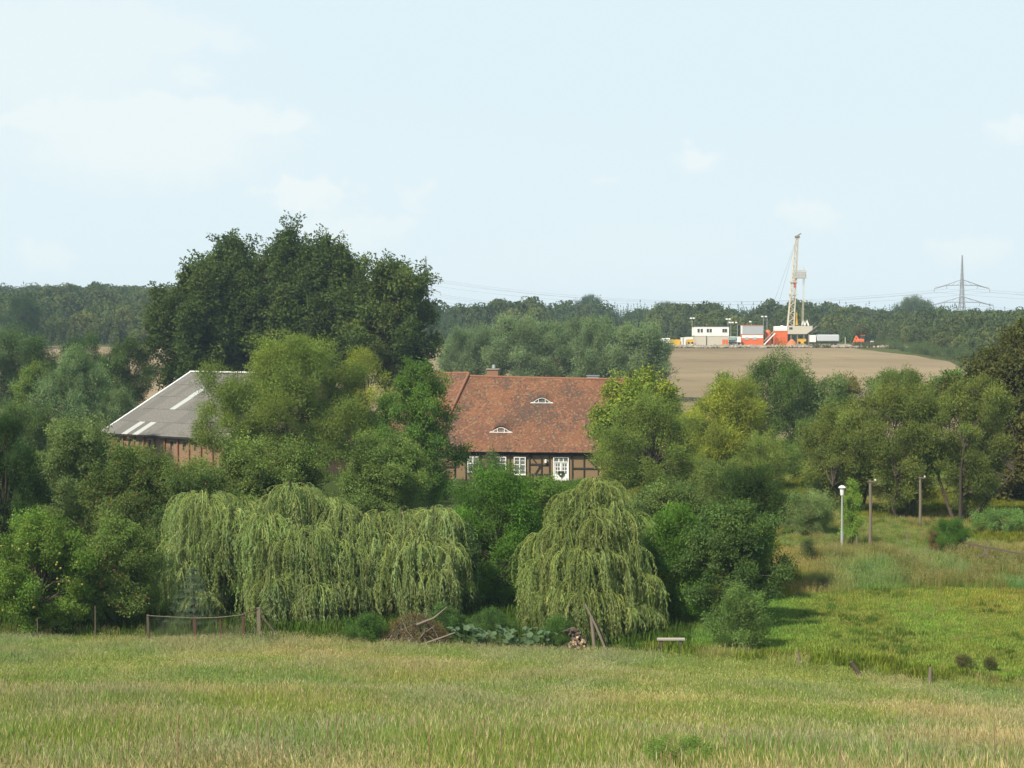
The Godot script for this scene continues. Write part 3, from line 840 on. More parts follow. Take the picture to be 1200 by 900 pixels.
	tree({"n": "hawthorn_tree", "l": "dark hawthorn in the thicket right behind the left weeping willow's edge", "g": hw, "berries": 90, "px": 226, "d": 108, "w": 96, "top": 552, "bot": 720, "col": DARK, "col2": Color(0.07, 0.085, 0.026), "cr": 0.34, "lobes": 34, "clump": "broad", "shape": "bush"})
	tree({"n": "yew_tree", "l": "very dark tree at the left edge above the apple trees", "px": 4, "d": 108, "w": 96, "top": 478, "bot": 680, "col": Color(0.028, 0.05, 0.017), "col2": DARK, "cr": 0.34, "lobes": 40, "clump": "fine", "dens": 1.1, "shape": "egg"})
	tree({"n": "pear_tree", "l": "grey green conical tree left of the barn roof", "px": 88, "d": 185, "w": 84, "top": 410, "bot": 505, "col": Color(0.115, 0.145, 0.075), "col2": Color(0.095, 0.125, 0.06), "cr": 0.5, "lobes": 34, "clump": "fine", "dens": 1.1, "shape": "cone"})
	tree({"n": "round_tree", "l": "dark round crowned tree left of the poplars", "px": 146, "d": 236, "w": 76, "top": 400, "bot": 486, "col": DARK, "col2": Color(0.055, 0.075, 0.024), "cr": 0.6, "lobes": 28, "clump": "fine", "dens": 1.1})
	tree({"n": "round_tree", "l": "dark tree behind the grey green conical tree", "px": 96, "d": 245, "w": 66, "top": 396, "bot": 480, "col": Color(0.04, 0.065, 0.022), "cr": 0.6, "lobes": 24, "clump": "fine"})
	tree({"n": "round_tree", "l": "pale topped tree at the left edge below the forest", "px": 12, "d": 228, "w": 92, "top": 391, "bot": 480, "col": Color(0.06, 0.085, 0.035), "col2": GREY, "cr": 0.6, "lobes": 30, "clump": "narrow", "dens": 1.1})
	tree({"n": "round_tree", "l": "low green tree between the pale topped tree and the conical tree", "px": 44, "d": 205, "w": 60, "top": 428, "bot": 500, "col": MID, "col2": OLIVE, "cr": 0.5, "lobes": 22, "clump": "broad"})
	tree({"n": "hedge_tree", "l": "leafy grey green shrub at the left tip of the barn roof", "px": 24, "d": 165, "w": 100, "top": 482, "bot": 560, "col": Color(0.075, 0.1, 0.04), "col2": MID, "cr": 0.45, "lobes": 34, "clump": "narrow", "dens": 1.0})
	tree({"n": "hedge_tree", "l": "green shrub between the conical tree and the barn roof", "px": 132, "d": 214, "w": 70, "top": 462, "bot": 520, "col": GREY, "col2": MID, "cr": 0.5, "lobes": 20, "clump": "fine"})
	tree({"n": "round_tree", "l": "bluish dark round tree standing in the forest on the left hill", "px": 24, "d": 500, "w": 46, "top": 346, "bot": 402, "col": Color(0.04, 0.06, 0.03), "cr": 1.1, "lobes": 24, "clump": "fine", "dens": 1.1})
	# grey willows beyond the farmhouse roof
	var gw := "grey green willows beyond the farmhouse roof"
	for a in [["leftmost of the grey green willows beyond the farmhouse roof", 556, 330, 82, 388], ["second from left of the grey green willows beyond the farmhouse roof", 610, 322, 84, 374], ["middle one of the grey green willows above the upper dormer", 660, 330, 76, 378], ["fourth from left of the grey green willows beyond the farmhouse roof", 700, 318, 78, 377], ["rightmost of the grey green willows, in front of the stubble field", 748, 312, 86, 384]]:
		tree({"n": "white_willow_tree", "l": a[0], "g": gw, "px": a[1], "d": a[2], "w": a[3], "top": a[4], "bot": 456, "col": Color(0.1, 0.125, 0.065), "col2": Color(0.14, 0.165, 0.085), "cr": 0.75, "lobes": 34, "clump": "narrow", "dens": 1.15, "shape": "bush", "lr": 0.85})
	var ord := ["first", "second", "third", "fourth", "fifth", "sixth", "seventh", "eighth"]
	for k in 8:
		var u := k / 7.0
		tree({"n": "field_bush", "l": "%s low bush from the left along the far right margin of the stubble field" % ord[k], "c": "bush", "g": "bushes on the right margin of the stubble field", "px": lerpf(1036, 1130, u), "d": lerpf(522, 440, pow(u, 0.8)) + 6.0, "w": 22 + 10 * u, "top": lerpf(398, 408, u) + (k % 3) * 2, "bot": lerpf(413, 430, u), "col": Color(0.06, 0.078, 0.03), "col2": Color(0.085, 0.1, 0.035), "cr": 0.8, "lobes": 10, "clump": "fine", "shape": "bush"})
	# noticeable crowns on the skyline
	tree({"n": "skyline_tree", "l": "big domed tree crown on the skyline left of the pylon", "px": 1070, "d": 800, "w": 50, "top": 351, "bot": 385, "col": Color(0.07, 0.085, 0.04), "cr": 1.5, "lobes": 26, "clump": "fine", "dens": 1.1})
	tree({"n": "skyline_tree", "l": "single dark tree poking above the skyline between rig and dome", "px": 975, "d": 800, "w": 12, "top": 358, "bot": 380, "col": DARK, "cr": 0.9, "lobes": 12, "clump": "fine", "shape": "cone"})
	tree({"n": "skyline_tree", "l": "loose dark crown above the conifers over the farmhouse", "px": 688, "d": 880, "w": 32, "top": 347, "bot": 368, "col": DARK, "cr": 1.1, "lobes": 14, "clump": "broad"})
	tree({"n": "skyline_tree", "l": "low round crown on the skyline left of the white site office", "px": 776, "d": 900, "w": 34, "top": 356, "bot": 376, "col": Color(0.055, 0.075, 0.032), "cr": 1.2, "lobes": 14, "clump": "fine"})
	# weeping willows
	willow({"n": "weeping_willow", "l": "broad weeping willow behind the rusty wire fence", "px": 305, "d": 97, "col": WEEP, "col2": WEEP2, "mounds": [[238, 572, 1.3, -0.3], [285, 580, 1.5, 0.2], [345, 564, 1.35, 0.0], [385, 582, 1.2, 0.3], [225, 618, 1.3, -1.0], [212, 650, 0.9, -1.6], [262, 608, 1.4, -1.2], [310, 600, 1.5, -1.4], [352, 606, 1.5, -1.6], [320, 652, 1.3, -2.4], [360, 660, 1.3, -2.6], [390, 625, 1.2, -1.5], [345, 690, 1.0, -3.0], [230, 690, 0.8, -2.2]]})
	willow({"n": "weeping_willow", "l": "middle weeping willow with hanging curtain left of the bright green bush", "px": 465, "d": 97, "col": WEEP, "col2": WEEP2, "mounds": [[425, 598, 1.3, -0.2], [470, 592, 1.3, 0.0], [508, 592, 1.1, -0.2], [410, 632, 1.2, -1.4], [450, 622, 1.3, -1.3], [495, 620, 1.3, -1.3], [522, 628, 0.9, -0.8], [400, 668, 1.0, -2.2], [500, 660, 1.0, -2.0], [470, 660, 1.0, -2.2]]})
	willow({"n": "weeping_willow", "l": "tall conical weeping willow in front of the farmhouse door", "px": 690, "d": 92, "col": Color(0.2, 0.26, 0.08), "col2": Color(0.3, 0.355, 0.145), "dens": 1.0, "narrow": 0.7, "mounds": [[700, 560, 0.9, 0.0], [672, 573, 0.8, -0.2], [724, 582, 0.9, -0.3], [690, 590, 1.05, -1.0], [646, 608, 0.8, -0.5], [737, 620, 0.9, -0.8], [662, 632, 1.1, -1.5], [706, 634, 1.2, -1.6], [629, 652, 0.85, -0.8], [750, 658, 0.9, -1.0], [650, 680, 1.1, -2.0], [757, 702, 1.0, -1.4], [716, 690, 1.2, -2.2], [690, 672, 1.1, -2.2], [616, 700, 0.7, -1.0], [735, 735, 0.8, -2.4]]})

# ---------------------------------------------------------------- farmhouse
const EYEBROWS := [[2.2, 3.2, 1.15, 0.52], [-1.5, 7.1, 1.15, 0.5]]   # x, distance down the slope, half width, height
func eyebrow(x: float, s: float) -> float:
	var y := 0.0
	for e in EYEBROWS:
		var u: float = (x - e[0]) / e[2]
		var up: float = e[1] - s
		if absf(u) < 1.0 and up > -0.02 and up < 2.0:
			y = maxf(y, e[3] * pow(cos(u * PI / 2.0), 1.6) * smoothstep(2.0, 0.25, up))
	return y
func tile_mesh() -> ArrayMesh:
	if meshes.has("tile"): return meshes["tile"]
	var g := Geo.new()
	var w := 0.084
	var p := [Vector3(-w, 0, -0.16), Vector3(w, 0, -0.16), Vector3(w, 0.012, 0.09), Vector3(w * 0.6, 0.014, 0.125), Vector3(-w * 0.6, 0.014, 0.125), Vector3(-w, 0.012, 0.09)]
	var h := Vector3(0, 0.018, 0)
	for i in range(1, 5): g.tri(p[0] + h, p[i + 1] + h, p[i] + h)
	for i in range(1, 6): g.quad(p[i] + h, p[(i + 1) % 6] + h, p[(i + 1) % 6], p[i])
	meshes["tile"] = g.mesh()
	return meshes["tile"]
# One roof slope between a ridge line (a, b) and an eave line (c below a, e below b); bump(x, s) lifts it.
func roof_slope(house: Node3D, a: Vector3, b: Vector3, c: Vector3, e: Vector3, bumps: bool, tiled: bool, under: Material, tiles: Material):
	var g := Geo.new()
	var nu := 60
	var nv := 36
	var at := func(u: float, v: float) -> Vector3:
		var p := a.lerp(b, u).lerp(c.lerp(e, u), v)
		var sag := sin(PI * v) * 0.07 + n2.get_noise_2d(p.x * 8.0, p.z * 8.0) * 0.05
		p.y -= sag
		if bumps: p.y += eyebrow(p.x, v * a.distance_to(c))
		return p
	for i in nu:
		for j in nv:
			var dn := Vector3(0, -0.03, 0)
			if bumps:   # the opening of an eyebrow dormer
				var ux: float = a.lerp(b, (i + 0.5) / nu).x
				var sl := a.distance_to(c)
				if eyebrow(ux, sl * j / nv) > 0.12 and eyebrow(ux, sl * (j + 1) / nv) < 0.01: continue
			g.quad(at.call(i / float(nu), j / float(nv)) + dn, at.call(i / float(nu), (j + 1) / float(nv)) + dn, at.call((i + 1) / float(nu), (j + 1) / float(nv)) + dn, at.call((i + 1) / float(nu), j / float(nv)) + dn)
	var roof := gpart(house, "roof", g, under)
	if not tiled: return roof
	var ts := []
	var cs := []
	var len := a.distance_to(c)
	var rows := int(len / 0.155)
	for r in rows + 1:
		var v := clampf((r + 0.35) / rows, 0.0, 1.0)
		var l := a.lerp(c, v)
		var rr := b.lerp(e, v)
		var cnt := int(l.distance_to(rr) / 0.174)
		for k in cnt + 1:
			var u := (k + (0.5 if r % 2 else 0.0)) / (cnt + 0.5)
			if u > 1.0: continue
			var p: Vector3 = at.call(u, v)
			var q: Vector3 = at.call(u, minf(v + 0.012, 1.0)) if v < 0.985 else p + (c - a).normalized() * 0.1
			var o: Vector3 = at.call(minf(u + 0.004, 1.0), v) - at.call(maxf(u - 0.004, 0.0), v)
			var z := (q - p).normalized()
			var x := o.normalized()
			var y := z.cross(x).normalized()
			x = y.cross(z)
			ts.append(Transform3D(Basis(x, y, z), p + y * rng.randf_range(-0.004, 0.008)))
			var k1 := n2.get_noise_2d(p.x * 12.0 + 40.0, v * 90.0) + rng.randf_range(-0.42, 0.42)
			var big := n1.get_noise_2d(p.x * 6.0, v * 60.0)
			var col := lin(0.17, 0.072, 0.033).lerp(lin(0.11, 0.05, 0.028), clampf(0.5 + big + rng.randf_range(-0.4, 0.4), 0, 1))
			if rng.randf() < 0.14: col = lin(0.2, 0.09, 0.046)
			if k1 > 0.28: col = col.lerp(lin(0.055, 0.04, 0.03), rng.randf_range(0.5, 0.95))
			elif rng.randf() < 0.05: col = lin(0.16, 0.12, 0.07)
			cs.append(tint(col, 0.12))
	var o := copies(roof, "roof_tiles", tile_mesh(), tiles, ts, cs)
	o.set_meta("kind", "stuff")
	return roof
func wall_with_holes(g: Geo, x0: float, x1: float, y0: float, y1: float, z: float, thick: float, holes: Array):
	# holes: [x, y, w, h] by their middle, sorted by x
	var x := x0
	for h in holes:
		var l: float = h[0] - h[2] / 2
		var r: float = h[0] + h[2] / 2
		g.box(Transform3D(Basis(), Vector3((x + l) / 2, (y0 + y1) / 2, z)), Vector3(l - x, y1 - y0, thick))
		var b: float = h[1] - h[3] / 2
		var t: float = h[1] + h[3] / 2
		if b > y0: g.box(Transform3D(Basis(), Vector3(h[0], (y0 + b) / 2, z)), Vector3(h[2], b - y0, thick))
		g.box(Transform3D(Basis(), Vector3(h[0], (t + y1) / 2, z)), Vector3(h[2], y1 - t, thick))
		x = r
	g.box(Transform3D(Basis(), Vector3((x + x1) / 2, (y0 + y1) / 2, z)), Vector3(x1 - x, y1 - y0, thick))
func casement(house: Node3D, at: Vector3, w: float, h: float, white: Material, glass: Material, wood: Material):
	var f := Geo.new()
	var z := at.z
	var fr := Node3D.new()
	fr.name = "window"; fr.position = Vector3(at.x, at.y, z - 0.05)
	house.add_child(fr, true)
	for s in [[-1, 0], [1, 0]]: f.box(Transform3D(Basis(), Vector3(s[0] * (w / 2 - 0.045), 0, 0.1)), Vector3(0.09, h, 0.09), 0.01)
	for s in [-1, 1]: f.box(Transform3D(Basis(), Vector3(0, s * (h / 2 - 0.045), 0.1)), Vector3(w - 0.18, 0.09, 0.09), 0.01)
	f.box(Transform3D(Basis(), Vector3(0, 0, 0.1)), Vector3(0.1, h - 0.18, 0.1), 0.01)
	f.box(Transform3D(Basis(), Vector3(0, h * 0.06, 0.1)), Vector3(w - 0.18, 0.09, 0.095), 0.01)
	gpart(fr, "frame", f, white)
	var b := Geo.new()
	for s in [-1, 1]:
		for y in [-0.24, 0.28]:
			b.box(Transform3D(Basis(), Vector3(s * w * 0.25, y * h, 0.085)), Vector3(w * 0.5 - 0.15, 0.035, 0.03))
		gpart(fr, "pane", _pane(Vector3(w * 0.5 - 0.14, h * 0.56 - 0.14, 0.012), Vector3(s * w * 0.25, -h * 0.22, 0.07)), glass)
		gpart(fr, "pane", _pane(Vector3(w * 0.5 - 0.14, h * 0.44 - 0.14, 0.012), Vector3(s * w * 0.25, h * 0.28, 0.07)), glass)
	gpart(fr, "glazing_bars", b, white)
	bpart(fr, "sill", Vector3(0, -h / 2 - 0.03, 0.13), Vector3(w + 0.1, 0.05, 0.14), white, 0.01)
func _pane(s: Vector3, at: Vector3) -> Geo:
	var g := Geo.new()
	g.box(Transform3D(Basis(), at), s)
	return g
func make_house():
	rng.seed = 401
	var h := thing("farmhouse", "half-timbered farmhouse with red tiled roof and eyebrow dormers in the middle", "house", Vector3(0.2, 0.42, -187.0), -0.16)
	var timber := grain(mat("timber", lin(0.022, 0.018, 0.015), 0.85), 0.06, 0.6, 1.5, 1.5, 12, 0.0, false)
	var infill := grain(mat("clay_infill", lin(0.20, 0.135, 0.075), 0.95), 0.03, 0.7, 1.25, 0.7, 13, 0.0, false)
	var white := grain(mat("white_paint", lin(0.72, 0.73, 0.72), 0.55), 0.05, 0.88, 1.05, 1.2, 14, 0.0, false)
	var glass := mat("window_glass", lin(0.5, 0.55, 0.55), 0.05)
	glass.transparency = BaseMaterial3D.TRANSPARENCY_ALPHA; glass.albedo_color.a = 0.15
	var under := mat("roof_under", lin(0.07, 0.035, 0.022), 0.95)
	var tiles := grain(mat("clay_tiles", Color.WHITE, 0.9, 0.0, true), 0.08, 0.8, 1.2, 0.6, 15)
	var ridge_m := grain(mat("ridge_tiles", lin(0.22, 0.1, 0.055), 0.9), 0.08, 0.6, 1.3, 0.8, 16)
	# ridge and eaves: right end, bend, left end (the left wing bends away)
	var R0 := Vector3(10.4, 9.75, -6.0)
	var R1 := Vector3(-5.6, 10.05, -6.0)
	var wd := Vector3(-cos(0.7), 0, -sin(0.7))
	var R1w := R1 + Vector3(0, 0.3, 0)
	var R2 := R1w + wd * 9.0
	var E0 := Vector3(10.4, 2.84, 0.45)
	var E1 := Vector3(-8.05, 2.84, 0.45)
	var wn := Vector3(-sin(0.7), 0, cos(0.7))
	var E2 := Vector3(R2.x, 2.84, R2.z) + wn * 6.3
	roof_slope(h, R1, R0, E1, E0, true, true, under, tiles)
	roof_slope(h, R2, R1w, E2, E1, false, true, under, tiles)
	var B0 := Vector3(10.4, 2.84, -12.4)
	var B1 := Vector3(-3.6, 2.84, -12.4)
	var B2 := Vector3(R2.x, 2.84, R2.z) - wn * 6.3
	roof_slope(h, R0, R1, B0, B1, false, false, under, tiles)
	roof_slope(h, R1w, R2, B1, B2, false, false, under, tiles)
	# ridge caps, one by one
	for seg in [[R0, R1, 42], [R1w, R2, 22], [R1w, R1w.lerp(E1, 0.985), 30]]:
		for k in seg[2]:
			var p: Vector3 = seg[0].lerp(seg[1], k / float(seg[2]))
			var q: Vector3 = seg[0].lerp(seg[1], (k + 1.06) / float(seg[2]))
			var sg := sin(PI * k / float(seg[2])) * 0.06
			var key := "ridge%d%d" % [seg[2], k]
			var g := Geo.new()
			g.tube([p + Vector3(0, 0.02 - sg, 0), q + Vector3(0, 0.01 - sg, 0)], [0.15, 0.13], 7)
			gpart(h, "ridge_tile", g, ridge_m)
	# walls
	var wl := Geo.new()
	wall_with_holes(wl, -7.8, 10.0, -0.3, 2.8, -0.28, 0.4, [[-4.08, 1.5, 1.1, 1.53], [-1.32, 1.5, 1.1, 1.53], [0.58, 1.4, 1.16, 1.73], [4.65, 1.0, 1.5, 2.54]])
	wl.box(Transform3D(Basis(), Vector3(9.9, 1.25, -6.0)), Vector3(0.4, 3.1, 11.0))
	wl.box(Transform3D(Basis(), Vector3(3.2, 1.25, -11.9)), Vector3(13.4, 3.1, 0.4))
	gpart(h, "wall", wl, infill)
	var wl2 := Geo.new()
	var wa := E1 - wn * 0.75 + wd * 0.4
	var wb := E2 - wn * 0.75
	wl2.beam(Vector3(wa.x, 1.25, wa.z), Vector3(wb.x, 1.25, wb.z), 0.4, 3.1)
	wl2.beam(Vector3(wb.x, 1.25, wb.z), Vector3(B2.x, 1.25, B2.z) + wn * 0.6, 0.4, 3.1)
	wl2.tri(R2 + Vector3(0, -0.1, 0), E2 + Vector3(0, -0.1, 0), B2 + Vector3(0, -0.1, 0))
	gpart(h, "wing_wall", wl2, infill)
	var gb := Geo.new()
	gb.tri(R0 + Vector3(-0.25, -0.1, 0), B0 + Vector3(-0.25, -0.1, 0), E0 + Vector3(-0.25, -0.1, 0))
	gpart(h, "gable", gb, infill)
	bpart(h, "plinth", Vector3(1.1, -0.35, -0.02), Vector3(17.9, 0.3, 0.5), mat("plinth", lin(0.12, 0.11, 0.1), 0.95))
	# timber frame on the front
	var T := func(x0: float, y0: float, x1: float, y1: float, w: float):
		var g := Geo.new()
		g.beam(Vector3(x0, y0, -0.05), Vector3(x1, y1, -0.05), 0.1, w) if absf(x1 - x0) > absf(y1 - y0) else g.beam(Vector3(x0, y0, -0.05), Vector3(x1, y1, -0.05), w, 0.1)
		gpart(h, "beam", g, timber)
	T.call(-7.8, 2.58, 9.9, 2.58, 0.3)
	T.call(-7.8, -0.1, 9.9, -0.1, 0.22)
	for x in [-7.7, -5.9, -4.8, -3.36, -2.3, -0.4, 1.52, 2.72, 3.5, 5.75, 6.9, 8.3, 9.8]: T.call(x, -0.2, x, 2.45, 0.2)
	T.call(1.6, 1.55, 2.65, 1.55, 0.16); T.call(1.6, 0.55, 3.4, 0.55, 0.18); T.call(2.8, 1.5, 3.4, 1.5, 0.14)
	T.call(1.62, 2.4, 2.65, 1.15, 0.17); T.call(2.65, 1.5, 1.62, -0.1, 0.17)
	T.call(-7.6, 1.2, -6.0, 1.2, 0.16); T.call(5.85, 1.2, 9.7, 1.2, 0.16); T.call(7.0, 2.4, 8.2, 1.3, 0.16); T.call(8.4, 0.0, 9.7, 1.1, 0.16)
	casement(h, Vector3(-4.08, 1.5, 0.02), 1.12, 1.55, white, glass, timber)
	casement(h, Vector3(-1.32, 1.5, 0.02), 1.12, 1.55, white, glass, timber)
	casement(h, Vector3(0.58, 1.4, 0.02), 1.18, 1.75, white, glass, timber)
	# door with transom, two glazed leaves and a dark heart-shaped wreath
	var dr := Node3D.new()
	dr.name = "door"; dr.position = Vector3(4.65, 1.0, -0.06)
	h.add_child(dr, true)
	var lf := Geo.new()
	lf.box(Transform3D(Basis(), Vector3(0, -0.8, 0.03)), Vector3(1.36, 0.9, 0.06))
	for q in [[-0.63, 0.15], [-0.34, 0.05], [0.0, 0.25], [0.34, 0.05], [0.63, 0.15]]: lf.box(Transform3D(Basis(), Vector3(q[0], 0.22, 0.03)), Vector3(q[1], 1.14, 0.06))
	for y in [0.325, -0.025]: lf.box(Transform3D(Basis(), Vector3(0, y, 0.025)), Vector3(1.3, 0.06, 0.045))
	lf.box(Transform3D(Basis(), Vector3(0, 0.72, 0.025)), Vector3(1.3, 0.15, 0.045))
	for x in [-0.22, 0.22]: lf.box(Transform3D(Basis(), Vector3(x, 1.02, 0.03)), Vector3(0.08, 0.4, 0.05))
	gpart(dr, "leaf", lf, white)
	var fr := Geo.new()
	for s in [-1, 1]: fr.box(Transform3D(Basis(), Vector3(s * 0.72, 0, 0.07)), Vector3(0.1, 2.56, 0.12), 0.01)
	for y in [1.24, 0.8, -1.24]: fr.box(Transform3D(Basis(), Vector3(0, y, 0.07)), Vector3(1.34, 0.09, 0.12), 0.01)
	fr.box(Transform3D(Basis(), Vector3(0, -0.22, 0.07)), Vector3(0.08, 1.95, 0.1), 0.01)
	gpart(dr, "frame", fr, white)
	for k in 3: bpart(dr, "pane", Vector3(-0.44 + 0.44 * k, 1.02, 0.02), Vector3(0.36, 0.34, 0.01), glass)
	for s in [-1, 1]:
		for y in [0.5, 0.15, -0.2]:
			for q in [-0.12, 0.12]: bpart(dr, "pane", Vector3(s * 0.34 + q, y, 0.02), Vector3(0.19, 0.29, 0.01), glass)
	var wr := Geo.new()
	var hp := []
	for k in 25:
		var t := TAU * k / 24.0
		hp.append(Vector3(pow(sin(t), 3) * 0.27, (13.0 * cos(t) - 5.0 * cos(2 * t) - 2.0 * cos(3 * t) - cos(4 * t)) / 17.0 * 0.29 - 0.32, 0.17))
	var hr := []
	for k in 25: hr.append(0.075)
	wr.tube(hp, hr, 6)
	gpart(dr, "wreath", wr, mat("wreath", lin(0.03, 0.04, 0.02), 0.95))
	bpart(dr, "handle", Vector3(0.08, -0.15, 0.15), Vector3(0.03, 0.16, 0.05), mat("iron", lin(0.04, 0.04, 0.04), 0.5, 0.8))
	bpart(h, "doorstep", Vector3(4.65, -0.4, 0.5), Vector3(1.9, 0.2, 0.8), mats["plinth"], 0.02)
	# lantern on the wall
	var ln := Geo.new()
	ln.lathe([Vector2(0.0, 0.22), Vector2(0.15, 0.14), Vector2(0.13, 0.1), Vector2(0.13, -0.12), Vector2(0.0, -0.2)], 10, Vector3(3.15, 1.85, 0.14))
	gpart(h, "wall_lantern", ln, white)
	# eyebrow dormer windows
	for e in EYEBROWS:
		var s: float = e[1]
		var sl := R1.distance_to(Vector3(R1.x, E1.y, E1.z))
		var u: float = (e[0] - R1.x) / (R0.x - R1.x)
		var rid := R1.lerp(R0, u)
		var ea := Vector3(rid.x, E1.y, E1.z)
		var at := rid.lerp(ea, s / rid.distance_to(ea))
		var dm := Node3D.new()
		dm.name = "eyebrow_dormer"; h.add_child(dm, true)
		dm.position = at + Vector3(0, -0.08, 0.05)
		var back := Geo.new()
		var rim := Geo.new()
		var pts := []
		for k in 13:
			var q := lerpf(-1.0, 1.0, k / 12.0)
			pts.append(Vector3(q * e[2] * 0.96, maxf(0.02, e[3] * pow(cos(q * PI / 2.0), 1.6) * 0.94), 0))
		for k in 12:
			back.quad(Vector3(pts[k].x, 0, -0.06), Vector3(pts[k + 1].x, 0, -0.06), pts[k + 1] + Vector3(0, 0, -0.06), pts[k] + Vector3(0, 0, -0.06))
			rim.beam(pts[k] + Vector3(0, -0.02, 0), pts[k + 1] + Vector3(0, -0.02, 0), 0.05, 0.045)
		gpart(dm, "pane", back, glass)
		gpart(dm, "frame", rim, white)
		bpart(dm, "sill", Vector3(0, -0.02, 0.03), Vector3(e[2] * 2.0, 0.06, 0.14), white, 0.01)
		for q in [-0.62, -0.3, 0.3, 0.62]:
			var hh: float = e[3] * pow(cos(q / 0.96 * PI / 2.0), 1.6) * 0.9
			bpart(dm, "mullion", Vector3(q * e[2], hh / 2, 0.0), Vector3(0.05, hh, 0.05), white)
	# chimneys
	var brick := grain(mat("chimney_brick", lin(0.24, 0.13, 0.08), 0.95), 0.06, 0.6, 1.35, 1.5, 17)
	var ch := bpart(h, "chimney", Vector3(-3.2, 10.15, -6.6), Vector3(1.15, 1.1, 0.9), brick, 0.02)
	bpart(ch, "chimney_cap", Vector3(0, 0.6, 0), Vector3(1.35, 0.1, 1.1), mat("concrete", lin(0.28, 0.26, 0.23), 0.9), 0.02)
	bpart(ch, "flue_cowl", Vector3(0.05, 0.85, 0), Vector3(0.3, 0.4, 0.3), mat("zinc", lin(0.35, 0.36, 0.38), 0.5, 0.4), 0.05)
	var ch2 := bpart(h, "chimney", Vector3(7.0, 9.75, -6.5), Vector3(1.2, 0.7, 0.8), mat("zinc_dull", lin(0.22, 0.24, 0.27), 0.6, 0.2), 0.02)
	bpart(ch2, "chimney_cap", Vector3(0, 0.39, 0), Vector3(1.3, 0.07, 0.95), mats["zinc_dull"], 0.01)
	# gutter board under the eave
	bpart(h, "gutter", Vector3(1.1, 2.78, 0.4), Vector3(18.2, 0.1, 0.12), timber)

